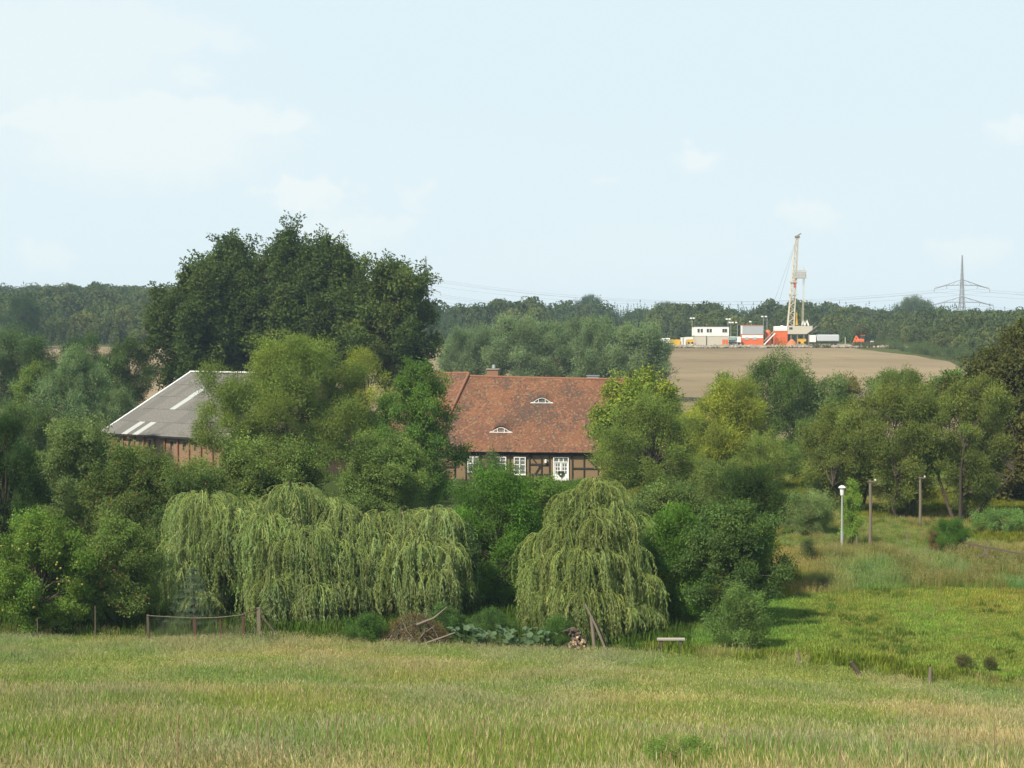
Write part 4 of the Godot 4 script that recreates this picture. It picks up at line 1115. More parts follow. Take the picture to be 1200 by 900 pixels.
# ---------------------------------------------------------------- barn
func make_barn():
	rng.seed = 402
	var ang := 0.742    # the ridge runs to the right and towards the viewer
	var b := thing("barn", "large barn with grey corrugated roof left of the farmhouse", "barn", Vector3(-42.6, 0.4, -198.0), -ang)
	# local x along the eave, local z towards the front, the front eave on z = 0
	var L := 21.0
	var w := 11.8
	var ye := 4.1
	var yr := 10.2
	var white: Material = mats["white_paint"]
	var grey := grain(mat("fibre_cement", lin(0.175, 0.165, 0.148), 0.95), 0.03, 0.6, 1.25, 0.25, 22)
	var grey2 := grain(mat("fibre_cement_weathered", lin(0.155, 0.147, 0.133), 0.95), 0.05, 0.55, 1.25, 0.3, 23)
	var clear := grain(mat("skylight_sheet", lin(0.42, 0.44, 0.42), 0.6), 0.04, 0.65, 1.15, 0.6, 25)
	var sw := 0.92
	var slope := Vector2(w, yr - ye).length()
	var rows := 5
	var sl := slope / rows
	var g := Geo.new()
	var wave := 5
	for i in wave * 4:
		var x0 := sw * i / (wave * 4.0)
		var x1 := sw * (i + 1) / (wave * 4.0) + 0.002
		var y0 := 0.028 * sin(TAU * i / 4.0)
		var y1 := 0.028 * sin(TAU * (i + 1) / 4.0)
		g.quad(Vector3(x0, y0 + 0.03, sl + 0.1), Vector3(x1, y1 + 0.03, sl + 0.1), Vector3(x1, y1 - 0.005, 0), Vector3(x0, y0 - 0.005, 0))
		g.quad(Vector3(x0, y0 + 0.015, sl + 0.1), Vector3(x1, y1 + 0.015, sl + 0.1), Vector3(x1, y1 + 0.03, sl + 0.1), Vector3(x0, y0 + 0.03, sl + 0.1))
	var sheet_mesh := g.mesh()
	var pitch := atan2(yr - ye, w)
	for side in 2:
		for r in rows:
			for k in int(L / sw):
				var t := Transform3D(Basis(Vector3.RIGHT, pitch), Vector3(k * sw, yr, -w)) * Transform3D(Basis(), Vector3(0, 0.06 + rng.randf_range(-0.006, 0.01), r * sl))
				if side == 1: t = Transform3D(Basis(Vector3.UP, PI), Vector3(int(L / sw) * sw, 0, -2.0 * w)) * t
				var m: Material = grey if rng.randf() < 0.62 else grey2
				var lit: bool = side == 0 and ((k == 6 and r in [1, 2]) or (k in [4, 6] and r == 4))
				if lit: m = clear
				part(b, "skylight_sheet" if lit else "roof_sheet", sheet_mesh, m, t)
	var ex := int(L / sw) * sw
	var wallm := grain(mat("barn_plaster", lin(0.24, 0.15, 0.09), 0.95), 0.03, 0.6, 1.25, 0.4, 24, 0.0, false)
	var wl := Geo.new()
	var holes := []
	for x in [2.3, 4.2, 6.0, 7.6, 11.2, 13.2, 15.0]: holes.append([x, 3.2, 0.5, 0.85])
	wall_with_holes(wl, 0.3, ex - 0.3, -0.35, ye - 0.05, -0.7, 0.35, holes)
	wl.box(Transform3D(Basis(), Vector3(ex / 2, ye / 2 - 0.2, -2 * w + 0.7)), Vector3(ex - 0.6, ye + 0.3, 0.35))
	for x in [0.4, ex - 0.4]:
		wl.box(Transform3D(Basis(), Vector3(x, ye / 2 - 0.2, -w)), Vector3(0.3, ye + 0.3, 2 * w - 1.8))
		wl.tri(Vector3(x, ye, -0.6), Vector3(x, yr - 0.25, -w), Vector3(x, ye, -2 * w + 0.6))
	gpart(b, "wall", wl, wallm)
	var v := Geo.new()
	v.beam(Vector3(-0.06, ye, 0.12), Vector3(-0.06, yr + 0.14, -w), 0.22, 0.16)
	gpart(b, "verge_board", v, white)
	var v2 := Geo.new()
	v2.beam(Vector3(-0.06, ye, -2 * w - 0.1), Vector3(-0.06, yr + 0.14, -w), 0.22, 0.16)
	gpart(b, "verge_board", v2, white)
	var rc := Geo.new()
	rc.beam(Vector3(-0.1, yr + 0.16, -w), Vector3(ex + 0.05, yr + 0.16, -w), 0.42, 0.14)
	gpart(b, "ridge_cap", rc, mat("ridge_cap", lin(0.6, 0.6, 0.58), 0.8))
	var ft := Geo.new()
	ft.beam(Vector3(0, ye - 0.06, 0.02), Vector3(ex, ye - 0.06, 0.02), 0.08, 0.18)
	gpart(b, "eave_board", ft, mats["timber"])
	for x in [1.4, 3.2, 5.1, 6.8, 8.4, 10.2, 12.3, 14.1, 16.0, 17.8]:
		var p := Geo.new()
		p.beam(Vector3(x, -0.3, -0.44), Vector3(x, ye - 0.1, -0.44), 0.22, 0.14)
		gpart(b, "pilaster", p, mat("barn_brick_red", lin(0.22, 0.1, 0.06), 0.95))
	for x in [2.3, 4.2, 6.0, 7.6, 11.2, 13.2, 15.0]:
		var wn := bpart(b, "window", Vector3(x, 3.2, -0.72), Vector3(0.5, 0.85, 0.02), mats["window_glass"])
		bpart(wn, "lintel", Vector3(0, 0.48, 0.2), Vector3(0.7, 0.1, 0.06), mats["concrete"])

# ---------------------------------------------------------------- drilling site
func sx(px: float, d: float) -> float: return W(px, 400, d).x
func site_box(called: String, label: String, category: String, p0: float, p1: float, y0: float, h: float, d: float, deep: float, material: Material, group := "") -> Node3D:
	var x0 := sx(p0, d)
	var x1 := sx(p1, d)
	var t := thing(called, label, category, Vector3((x0 + x1) / 2, gh((x0 + x1) / 2, d) + 0.16 + y0, -d), 0.0, group)
	var g := Geo.new()
	var w := x1 - x0
	# a ribbed shell
	g.box(Transform3D(Basis(), Vector3(0, h / 2, 0)), Vector3(w - 0.12, h - 0.1, deep - 0.12))
	var n := maxi(4, int(w / 0.55))
	for k in n:
		g.box(Transform3D(Basis(), Vector3(lerpf(-w / 2 + 0.35, w / 2 - 0.35, k / float(n - 1)), h / 2, deep / 2 - 0.05)), Vector3(0.22, h - 0.35, 0.05))
	gpart(t, "shell", g, material)
	var f := Geo.new()
	for sx2 in [-1, 1]:
		for sz in [-1, 1]: f.box(Transform3D(Basis(), Vector3(sx2 * (w / 2 - 0.06), h / 2, sz * (deep / 2 - 0.06))), Vector3(0.12, h, 0.12))
	for yy in [0.06, h - 0.06]:
		for sz in [-1, 1]: f.box(Transform3D(Basis(), Vector3(0, yy, sz * (deep / 2 - 0.06))), Vector3(w - 0.24, 0.12, 0.12))
	gpart(t, "frame", f, material)
	return t
func wheels(t: Node3D, xs: Array, z: float, r: float):
	for x in xs:
		var g := Geo.new()
		g.tube([Vector3(x, r, z - 0.15), Vector3(x, r, z + 0.15)], [r, r], 14)
		gpart(t, "wheel", g, mat("tyre", lin(0.02, 0.02, 0.02), 0.9))
func make_site():
	rng.seed = 501
	var D := 540.0
	var orange := grain(mat("orange_paint", lin(0.62, 0.13, 0.035), 0.6), 0.05, 0.8, 1.1, 0.3, 31)
	var white := grain(mat("site_white", lin(0.72, 0.72, 0.69), 0.6), 0.05, 0.85, 1.05, 0.3, 32)
	var beige := grain(mat("site_beige", lin(0.46, 0.43, 0.36), 0.7), 0.05, 0.8, 1.1, 0.3, 33)
	var grey := grain(mat("site_grey", lin(0.33, 0.35, 0.37), 0.6), 0.05, 0.85, 1.1, 0.3, 34)
	var yellow := grain(mat("site_yellow", lin(0.6, 0.36, 0.03), 0.6), 0.05, 0.8, 1.1, 0.3, 35)
	var steel := mat("site_steel", lin(0.5, 0.46, 0.36), 0.55, 0.1)
	var dark := mat("site_dark", lin(0.03, 0.03, 0.035), 0.6)
	# two storeys of white office cabins
	var t := site_box("office_cabin", "upper white site office cabin with dark windows", "cabin", 812, 853, 2.65, 2.6, D, 5.0, white, "site containers")
	var ox := (sx(853, D) - sx(812, D)) / 2
	for x in [-3.6, -2.7, -1.0, -0.2, 3.4, 4.1]:
		var wn := bpart(t, "window", Vector3(x, 1.45, 2.5), Vector3(0.6, 1.0, 0.06), dark)
		bpart(wn, "frame", Vector3(0, -0.55, 0.02), Vector3(0.7, 0.08, 0.08), white)
	bpart(t, "roof_edge", Vector3(0, 2.66, 0), Vector3(ox * 2 + 0.2, 0.14, 5.2), dark)
	site_box("office_cabin", "lower beige cabin under the white site office, left half", "cabin", 813, 826.5, 0, 2.6, D, 5.0, beige, "site containers")
	var tb := site_box("office_cabin", "lower beige cabin under the white site office with orange door end", "cabin", 827.5, 852, 0, 2.62, D, 5.0, beige, "site containers")
	for x in [1.7, 2.6]: bpart(tb, "door", Vector3(x, 0.85, 2.52), Vector3(0.75, 1.5, 0.06), orange)
	# stacked container pair
	t = site_box("container", "grey container stacked on the orange container", "container", 868, 894, 3.0, 2.5, D, 2.6, grey, "site containers")
	var rim := Geo.new()
	var cw := sx(894, D) - sx(868, D)
	rim.box(Transform3D(Basis(), Vector3(0, 2.54, 0)), Vector3(cw, 0.1, 2.7))
	gpart(t, "roof_edge", rim, orange)
	bpart(t, "white_corner", Vector3(-cw / 2 + 0.15, 1.25, 1.32), Vector3(0.35, 2.4, 0.05), white)
	t = site_box("container", "orange container with white stripe beneath the grey one", "container", 868, 894, 0, 2.95, D, 2.6, orange, "site containers")
	bpart(t, "white_stripe", Vector3(0, 2.35, 1.33), Vector3(cw - 0.3, 0.85, 0.05), white)
	for x in [-1.6, 0.7]: bpart(t, "hatch", Vector3(x, 1.8, 1.34), Vector3(1.1, 0.7, 0.06), grey)
	# left end: vehicles and skips
	site_box("skip_container", "yellow skip at the left end of the drilling site", "skip", 786, 797, 0, 1.6, D, 2.2, yellow)
	site_box("container", "narrow white container next to the yellow skip", "container", 798, 802.6, 0, 2.2, D, 2.4, white, "site containers")
	site_box("container", "white container left of the site office", "container", 803.4, 811.6, 0, 2.3, D + 2, 2.4, white, "site containers")
	t = site_box("compressor", "small yellow compressor in front of the white container", "machine", 805, 812.6, 0.3, 1.35, D - 4, 1.6, yellow)
	wheels(t, [-0.5, 0.5], 0.8, 0.3)
	t = thing("parked_van", "small white van at the far left of the drilling site", "van", Vector3(sx(780, D + 6), gh(sx(780, D + 6), D + 6) + 0.16, -D - 6))
	var vg := Geo.new()
	vg.box(Transform3D(Basis(), Vector3(-0.3, 1.15, 0)), Vector3(3.4, 1.6, 1.9), 0.25)
	vg.box(Transform3D(Basis(), Vector3(1.8, 0.8, 0)), Vector3(1.1, 0.85, 1.85), 0.25)
	gpart(t, "body", vg, white)
	bpart(t, "windscreen", Vector3(1.1, 1.5, 0), Vector3(0.9, 0.6, 1.7), dark, 0.1)
	wheels(t, [-1.2, 1.6], 0.8, 0.34)
	# green truck between cabin and containers
	t = thing("tank_truck", "grey green truck parked between the site office and the containers", "truck", Vector3(sx(860.5, D - 3), gh(sx(860.5, D), D) + 0.16, -D + 3))
	var tg := Geo.new()
	tg.box(Transform3D(Basis(), Vector3(-0.5, 1.7, 0)), Vector3(2.2, 1.2, 2.0), 0.3)
	gpart(t, "load_bed", tg, mat("site_green", lin(0.2, 0.27, 0.24), 0.7))
	bpart(t, "cab", Vector3(1.3, 1.4, 0), Vector3(1.1, 1.6, 2.0), white, 0.15)
	bpart(t, "chassis", Vector3(0.1, 0.7, 0), Vector3(3.4, 0.3, 1.6), dark)
	wheels(t, [-1.1, 1.2], 0.9, 0.42)
	site_box("container", "pale container behind the grey green truck", "container", 853.5, 868.5, 0, 2.5, D + 7, 2.5, mat("pale_green", lin(0.5, 0.55, 0.5), 0.7), "site containers")
	# orange tank, stair, orange tower
	t = thing("storage_tank", "upright orange tank beside the stair of the rig", "tank", Vector3(sx(900, D + 2), gh(sx(900, D), D) + 0.16, -D - 2))
	var kg := Geo.new()
	kg.lathe([Vector2(0, 0), Vector2(0.85, 0), Vector2(0.85, 3.6), Vector2(0.5, 4.2), Vector2(0, 4.3)], 14)
	gpart(t, "vessel", kg, orange)
	var lg := Geo.new(); lg.box(Transform3D(Basis(), Vector3(0, 2.2, 0.87)), Vector3(0.4, 0.5, 0.05))
	gpart(t, "panel", lg, grey)
	t = thing("steel_stair", "grey steel stair leaning against the orange rig tower", "stair", Vector3(sx(901.5, D - 3), gh(sx(901, D), D) + 0.16, -D + 3))
	for z in [-0.45, 0.45]:
		var g := Geo.new()
		g.beam(Vector3(-1.5, 0.1, z), Vector3(1.6, 3.3, z), 0.08, 0.25)
		gpart(t, "stringer", g, white)
		var g2 := Geo.new()
		g2.beam(Vector3(-1.5, 1.1, z), Vector3(1.6, 4.3, z), 0.06, 0.06)
		gpart(t, "handrail", g2, steel)
	for k in 11: bpart(t, "tread", Vector3(lerpf(-1.4, 1.5, k / 10.0), lerpf(0.2, 3.2, k / 10.0), 0), Vector3(0.28, 0.05, 0.8), grey)
	t = site_box("pump_cabin", "tall orange cabin with white top beside the rig mast", "cabin", 907, 922, 0, 3.9, D, 3.2, orange)
	var pw := sx(922, D) - sx(907, D)
	bpart(t, "door", Vector3(0.5, 1.2, 1.62), Vector3(1.1, 2.1, 0.06), mat("orange_dark", lin(0.5, 0.1, 0.03), 0.6))
	bpart(t, "white_top", Vector3(0, 4.6, 0), Vector3(pw, 1.4, 3.2), white, 0.15)
	bpart(t, "vent", Vector3(0.4, 5.4, 0), Vector3(0.7, 0.3, 0.8), white)
	# the rig itself
	var bx := sx(936, D)
	t = thing("drilling_rig", "tall pale lattice mast of the drilling rig on a beige platform", "drilling rig", Vector3(bx, gh(bx, D) + 0.16, -D))
	var U := func(px: float, py: float) -> Vector3: return Vector3(sx(px, D) - bx, W(px, py, D).y - gh(bx, D) - 0.16, 0)
	var mb: Vector3 = U.call(926.5, 382)
	var mt: Vector3 = U.call(933.5, 279)
	var ax := (mt - mb).normalized()
	var ml := mb.distance_to(mt)
	var leg_at := func(s: float, i: int, j: int) -> Vector3:
		var hw := lerpf(0.85, 0.42, s)
		return mb + ax * ml * s + Vector3(i * hw, 0, j * hw)
	for i in [-1, 1]:
		for j in [-1, 1]:
			var g := Geo.new()
			g.tube([leg_at.call(0, i, j), leg_at.call(1, i, j)], [0.16, 0.11], 6)
			gpart(t, "mast_leg", g, steel)
	var lat := Geo.new()
	for k in 22:
		var s0 := k / 22.0
		var s1 := (k + 1) / 22.0
		var a := -1 if k % 2 else 1
		for j in [-1, 1]:
			lat.tube([leg_at.call(s0, a, j), leg_at.call(s1, -a, j)], [0.07, 0.07], 4)
			lat.tube([leg_at.call(s0, j, a), leg_at.call(s1, j, -a)], [0.07, 0.07], 4)
			lat.tube([leg_at.call(s0, -1, j), leg_at.call(s0, 1, j)], [0.07, 0.07], 4)
			lat.tube([leg_at.call(s0, j, -1), leg_at.call(s0, j, 1)], [0.06, 0.06], 4)
	gpart(t, "mast_lattice", lat, steel)
	var cb := Geo.new()
	cb.box(Transform3D(Basis(), mt + Vector3(0.1, 0.3, 0)), Vector3(1.3, 0.7, 1.2), 0.1)
	cb.beam(mt + Vector3(0, 0.6, 0), mt + Vector3(1.2, 1.3, 0), 0.25, 0.3)
	gpart(t, "crown_block", cb, mat("rig_dark", lin(0.16, 0.14, 0.12), 0.7))
	for s in [0.36, 0.5]:
		var g := Geo.new()
		g.box(Transform3D(Basis(), mb + ax * ml * s), Vector3(2.2, 0.3, 2.0))
		gpart(t, "mast_collar", g, steel)
	# racking board
	var r0: Vector3 = U.call(931, 326)
	var r1: Vector3 = U.call(944, 317)
	var rb := Node3D.new(); rb.name = "racking_board"; t.add_child(rb)
	rb.position = (r0 + r1) / 2
	var rw := r1.x - r0.x
	var rh := r1.y - r0.y
	bpart(rb, "floor_plate", Vector3(0, -rh / 2, 0), Vector3(rw, 0.15, 2.4), steel)
	for z in [-1.2, 1.2]:
		bpart(rb, "wind_wall", Vector3(0, -0.1, z), Vector3(rw - 0.5, rh * 0.75, 0.05), grey)
		for y in [-0.35, 0.1, 0.5]: bpart(rb, "rail", Vector3(0, y * rh, z), Vector3(rw, 0.09, 0.09), steel)
		for x in [-0.5, 0.0, 0.5]: bpart(rb, "rail_post", Vector3(x * (rw - 0.1), 0, z), Vector3(0.1, rh, 0.1), steel)
	bpart(rb, "wind_wall", Vector3(rw / 2, -0.1, 0), Vector3(0.05, rh * 0.75, 2.2), grey)
	bpart(rb, "mast_bracket", Vector3(-rw / 2 - 0.3, -rh / 2 + 0.2, 0), Vector3(0.9, 0.5, 1.0), steel)
	# pipes standing in the board, and the top drive
	for k in 3:
		var g := Geo.new()
		g.tube([U.call(939.6, 381) + Vector3(k * 0.18, 0, k * 0.25 - 0.3), U.call(941.4, 312 + k * 2) + Vector3(k * 0.18, 0, k * 0.25 - 0.3)], [0.06, 0.05], 6)
		gpart(t, "drill_pipe", g, steel)
	var td := Geo.new()
	td.box(Transform3D(Basis(), U.call(932.5, 369)), Vector3(0.8, 1.4, 0.9), 0.15)
	td.tube([U.call(932.5, 371), U.call(933.4, 381)], [0.4, 0.5], 8)
	gpart(t, "top_drive", td, yellow)
	for q in [[930.5, 331], [931, 335]]:
		var g := Geo.new(); g.box(Transform3D(Basis(), U.call(q[0], q[1]) + Vector3(0, 0, 0.6)), Vector3(0.6, 1.0, 0.5), 0.1)
		gpart(t, "hoist_motor", g, mat("rig_red", lin(0.4, 0.07, 0.03), 0.6))
	# platform
	var p0: Vector3 = U.call(922, 391.5)
	var p1: Vector3 = U.call(951, 382)
	var pf := Geo.new()
	var A := Vector3(p0.x, p0.y, 1.8); var B := Vector3(p1.x - 1.7, p0.y, 1.8); var C := Vector3(p1.x, p0.y + 1.2, 1.8); var Dd := Vector3(p1.x, p1.y, 1.8); var E := Vector3(p0.x, p1.y, 1.8)
	var bk := Vector3(0, 0, -3.6)
	pf.quad(A, B, Dd, E); pf.tri(B, C, Dd); pf.quad(E + bk, Dd + bk, B + bk, A + bk); pf.tri(Dd + bk, C + bk, B + bk)
	pf.quad(E, Dd, Dd + bk, E + bk); pf.quad(A + bk, B + bk, B, A); pf.quad(B, B + bk, C + bk, C); pf.quad(C, C + bk, Dd + bk, Dd); pf.quad(A, E, E + bk, A + bk)
	gpart(t, "platform", pf, beige)
	bpart(t, "window", Vector3(p0.x + 0.9, p1.y - 0.7, 1.82), Vector3(0.9, 0.6, 0.05), dark)
	for x in [-2.4, -0.6, 1.2, 2.6]:
		for z in [-1.4, 1.4]: bpart(t, "substructure_leg", Vector3(x, p0.y / 2, z), Vector3(0.35, p0.y, 0.35), mats["rig_dark"])
	for q in [[941, 943], [945, 947.5]]:
		var g := Geo.new()
		g.beam(U.call(q[0], 375), U.call(q[1], 381.5), 0.25, 0.4)
		g.beam(U.call(q[0], 375) + Vector3(0, 0, 0.05), U.call(q[0] - 1.5, 381.5) + Vector3(0, 0, 0.05), 0.15, 0.2)
		gpart(t, "pipe_chute", g, white)
	var tail := Geo.new()
	tail.beam(U.call(949, 390), U.call(957, 382), 0.6, 0.3)
	tail.beam(U.call(951, 391), U.call(957.5, 387), 0.5, 0.2)
	gpart(t, "catwalk", tail, mats["rig_dark"])
	for q in [[899, 365], [908, 384]]:
		var g := Geo.new()
		g.tube([mt, U.call(q[0] - 10, 392) + Vector3(0, 0, 8)], [0.025, 0.025], 4)
		gpart(t, "guy_wire", g, dark)
	# right of the rig
	t = thing("gravel_heap", "orange sand heap below the rig platform", "heap", Vector3(sx(928, D - 5), gh(sx(928, D), D) + 0.16, -D + 5))
	var hg := Geo.new()
	hg.lathe([Vector2(0, 1.75), Vector2(0.5, 1.5), Vector2(1.2, 0.7), Vector2(1.7, -0.1)], 16)
	gpart(t, "mound", hg, grain(mat("orange_sand", lin(0.42, 0.16, 0.07), 0.95), 0.08, 0.6, 1.3, 0.5, 36))
	t = site_box("generator", "yellow generator under the rig platform", "machine", 935, 944, 0.4, 1.4, D - 4, 1.8, yellow)
	wheels(t, [-0.8, 0.8], 0.9, 0.35)
	t = thing("silver_trailer", "long silver trailer parked right of the rig", "trailer", Vector3(sx(966, D - 2), gh(sx(966, D), D) + 0.16, -D + 2))
	var tw := sx(983, D) - sx(949, D)
	bpart(t, "tank_body", Vector3(0.9, 2.0, 0), Vector3(tw - 1.9, 1.9, 2.4), mat("silver", lin(0.5, 0.52, 0.54), 0.45, 0.3), 0.2)
	bpart(t, "front_box", Vector3(-tw / 2 + 0.75, 1.8, 0), Vector3(1.7, 2.0, 2.3), white, 0.1)
	bpart(t, "chassis", Vector3(0, 0.8, 0), Vector3(tw - 0.4, 0.3, 1.4), dark)
	wheels(t, [-3.2, 1.9, 2.9], 1.1, 0.45)
	t = thing("excavator", "orange excavator at the right end of the drilling site", "excavator", Vector3(sx(1009, D), gh(sx(1009, D), D) + 0.16, -D))
	bpart(t, "track", Vector3(0, 0.4, 0.8), Vector3(3.0, 0.8, 0.5), dark, 0.3)
	bpart(t, "track", Vector3(0, 0.4, -0.8), Vector3(3.0, 0.8, 0.5), dark, 0.3)
	bpart(t, "body", Vector3(-0.4, 1.3, 0), Vector3(2.4, 1.0, 2.0), orange, 0.15)
	bpart(t, "cab", Vector3(0.5, 2.1, 0.4), Vector3(1.0, 1.3, 1.0), dark, 0.1)
	bpart(t, "cab_roof", Vector3(0.5, 2.8, 0.4), Vector3(1.1, 0.12, 1.1), orange)
	var bm := Geo.new()
	bm.beam(Vector3(-0.6, 1.6, -0.2), Vector3(-1.4, 2.6, -0.2), 0.3, 0.4); bm.beam(Vector3(-1.4, 2.6, -0.2), Vector3(-2.0, 1.0, -0.2), 0.25, 0.3)
	bm.box(Transform3D(Basis(), Vector3(-2.0, 0.7, -0.2)), Vector3(0.7, 0.7, 0.8), 0.15)
	gpart(t, "digging_arm", bm, orange)
	site_box("site_cabinet", "small white cabinet right of the orange excavator", "cabinet", 1020.4, 1023.4, 0, 1.2, D, 0.8, white)
	t = thing("sand_heap", "low pale sand heap at the right end of the drill pad", "heap", Vector3(sx(1048, D), gh(sx(1048, D), D) + 0.1, -D))
	var sg := Geo.new(); sg.lathe([Vector2(0, 0.9), Vector2(1.2, 0.7), Vector2(2.4, 0.3), Vector2(3.4, -0.1)], 14)
	gpart(t, "mound", sg, mats["gravel"])
	t = thing("wooden_post", "thin wooden post right of the silver trailer", "post", Vector3(sx(990.5, D), gh(sx(990, D), D), -D))
	var pg := Geo.new(); pg.tube([Vector3(0, -0.3, 0), Vector3(0, 2.4, 0)], [0.14, 0.12], 7)
	gpart(t, "shaft", pg, mats["site_beige"])
	# floodlights
	var fl := [["leftmost floodlight mast, left of the site office", 811, 373, 2], ["tall floodlight mast right of the site office", 853, 374, 2], ["double floodlight mast behind the site office end", 856.5, 378, 2], ["low floodlight mast between site office and containers", 864, 378, 1], ["thin floodlight mast over the stacked containers", 880.5, 377, 1], ["left one of two floodlight masts left of the rig", 894.5, 371, 1], ["right one of two floodlight masts left of the rig", 898.8, 371, 1]]
	for f in fl:
		var fd := D + 10.0
		var x := sx(f[1], fd)
		var y0 := gh(x, fd)
		t = thing("floodlight_mast", f[0], "floodlight", Vector3(x, y0, -fd), 0.0, "floodlight masts of the drilling site")
		var hh: float = W(f[1], f[2], fd).y - y0
		var g := Geo.new(); g.tube([Vector3(0, -0.2, 0), Vector3(0, hh, 0)], [0.09, 0.06], 6)
		gpart(t, "pole", g, mats["site_grey"])
		for k in f[3]: bpart(t, "lamp_head", Vector3(-0.35 + k * 0.8, hh, 0.2), Vector3(0.65, 0.4, 0.4), white, 0.06)
	# spoil bank in front of the pad
	rng.seed = 502
	var rubble := []
	var rc := []
	var weeds := []
	var wc := []
	for i in 900:
		var x := rng.randf_range(42, 122)
		var d := rng.randf_range(516.5, 528)
		rubble.append(Transform3D(Basis.from_euler(rv() * 3.0) * Basis.from_scale(Vector3.ONE * rng.randf_range(0.2, 0.75)), Vector3(x, gh(x, d) + 0.2, -d)))
		rc.append(tint(lin(0.3, 0.26, 0.2), 0.3))
	for i in 1500:
		var x := rng.randf_range(60, 132)
		var d := rng.randf_range(515, 526)
		if n2.get_noise_2d(x * 2.0, d) < -0.08: continue
		weeds.append(Transform3D(Basis(Vector3.UP, rng.randf() * TAU) * Basis.from_scale(Vector3.ONE * rng.randf_range(0.5, 0.95)), Vector3(x, gh(x, d) + 0.5, -d)))
		wc.append(tint(lin(0.11, 0.12, 0.05), 0.25))
	var stg := Geo.new(); stg.box(Transform3D(Basis(), Vector3.ZERO), Vector3(1.2, 0.8, 1.0), 0.25)
	var sm := grain(mat("rubble", Color.WHITE, 0.95, 0.0, true), 0.08, 0.7, 1.2, 0.5, 37)
	tag(copies(self, "spoil_rubble", stg.mesh(), sm, rubble, rc), "pale rubble along the front edge of the drill pad", "rubble", "", "stuff")
	tag(copies(self, "spoil_weeds", meshes["broad"], leaf_mat(), weeds, wc), "weeds growing on the spoil bank before the drill pad", "weeds", "", "stuff")

# ---------------------------------------------------------------- power line
func pylon(label: String, px: float, d: float, top: float, arm: float, arm_half: float, yaw: float, ground_y: float) -> Dictionary:
	var base := Vector3(W(px, 400, d).x, ground_y, -d)
	var t := thing("power_pylon", label, "pylon", base, yaw, "pylons of the power line")
	var H := W(px, top, d).y - base.y
	var ya := W(px, arm, d).y - base.y
	var yl := ya - 8.0
	var steel := mat("pylon_steel", lin(0.27, 0.28, 0.29), 0.6, 0.2)
	for i in [-1, 1]:
		for j in [-1, 1]:
			var g := Geo.new()
			g.tube([Vector3(i * 2.6, 0, j * 2.6), Vector3(i * 0.9, yl, j * 0.9), Vector3(i * 0.6, ya, j * 0.6), Vector3(i * 0.12, H, j * 0.12)], [0.22, 0.2, 0.18, 0.14], 5)
			gpart(t, "tower_leg", g, steel)
	var lat := Geo.new()
	var ys := []
	for k in 10: ys.append(yl * k / 9.0)
	ys.append_array([yl + 3, yl + 6, ya])
	while ys[-1] < H - 2.0: ys.append(ys[-1] + 2.0)
	var hw := func(y: float): return curve([[0.0, 2.6], [yl, 0.9], [ya, 0.6], [H, 0.12]], y)
	for k in ys.size() - 1:
		var a: float = hw.call(ys[k]); var b: float = hw.call(ys[k + 1])
		for f in 4:
			var q := Basis(Vector3.UP, f * PI / 2)
			lat.tube([q * Vector3(-a, ys[k], a), q * Vector3(b, ys[k + 1], b)], [0.07, 0.07], 4)
			lat.tube([q * Vector3(a, ys[k], a), q * Vector3(-b, ys[k + 1], b)], [0.07, 0.07], 4)
	gpart(t, "lattice", lat, steel)
	var tips := []
	for q in [[ya, arm_half], [yl, arm_half * 1.15]]:
		for s in [-1, 1]:
			var g := Geo.new()
			for z in [-0.5, 0.5]:
				g.tube([Vector3(0, q[0], z), Vector3(s * q[1] * 0.55, q[0] - 0.2, z * 0.6), Vector3(s * q[1], q[0] - 1.8, 0)], [0.16, 0.14, 0.1], 4)
				g.tube([Vector3(0, q[0] + 2.6, z), Vector3(s * q[1] * 0.5, q[0] + 0.4, z * 0.6), Vector3(s * q[1], q[0] - 1.7, 0)], [0.12, 0.11, 0.09], 4)
			for k in 5:
				var u0 := k / 5.0
				var u1 := (k + 1) / 5.0
				g.tube([Vector3(s * q[1] * u0, q[0] + lerpf(2.4, -1.7, u0), 0), Vector3(s * q[1] * u1, q[0] - 1.0 * u1, 0)], [0.06, 0.06], 4)
			gpart(t, "crossarm", g, steel)
			for u in [0.55, 1.0]:
				var tip := Vector3(s * q[1] * u, q[0] - (0.3 if u < 1.0 else 1.8), 0)
				var ins := Geo.new()
				ins.tube([tip, tip + Vector3(0, -1.6, 0)], [0.1, 0.1], 5)
				gpart(t, "insulator", ins, mat("insulator", lin(0.2, 0.17, 0.15), 0.4))
				tips.append(t.transform * (tip + Vector3(0, -1.6, 0)))
	return {"tips": tips, "top": t.transform * Vector3(0, H, 0)}
func make_power_line():
	var a := pylon("lattice power pylon on the skyline near the right edge", 1127, 900.0, 299, 334, 13.4, 0.1, 19.0)
	var b := pylon("power pylon half hidden behind the right end of the poplar group", 499, 1050.0, 300, 323, 13.0, -0.95, 18.0)
	var c := []
	for p in a.tips: c.append(p + Vector3(330, 4, 60))
	var m := mat("cable", lin(0.16, 0.165, 0.17), 0.5, 0.3)
	for k in a.tips.size():
		for span in [[b.tips[k], a.tips[k], "left"], [a.tips[k], c[k], "right"]]:
			var g := Geo.new()
			var pts := []
			var rr := []
			for i in 25:
				var u := i / 24.0
				pts.append(span[0].lerp(span[1], u) - Vector3(0, 9.0 * 4.0 * u * (1 - u), 0)); rr.append(0.035)
			g.tube(pts, rr, 4)
			tag(gpart(self, "power_cable", g, m), "thin power cable sagging %s of the skyline pylon near the right edge" % span[2], "cable", "cables of the power line")

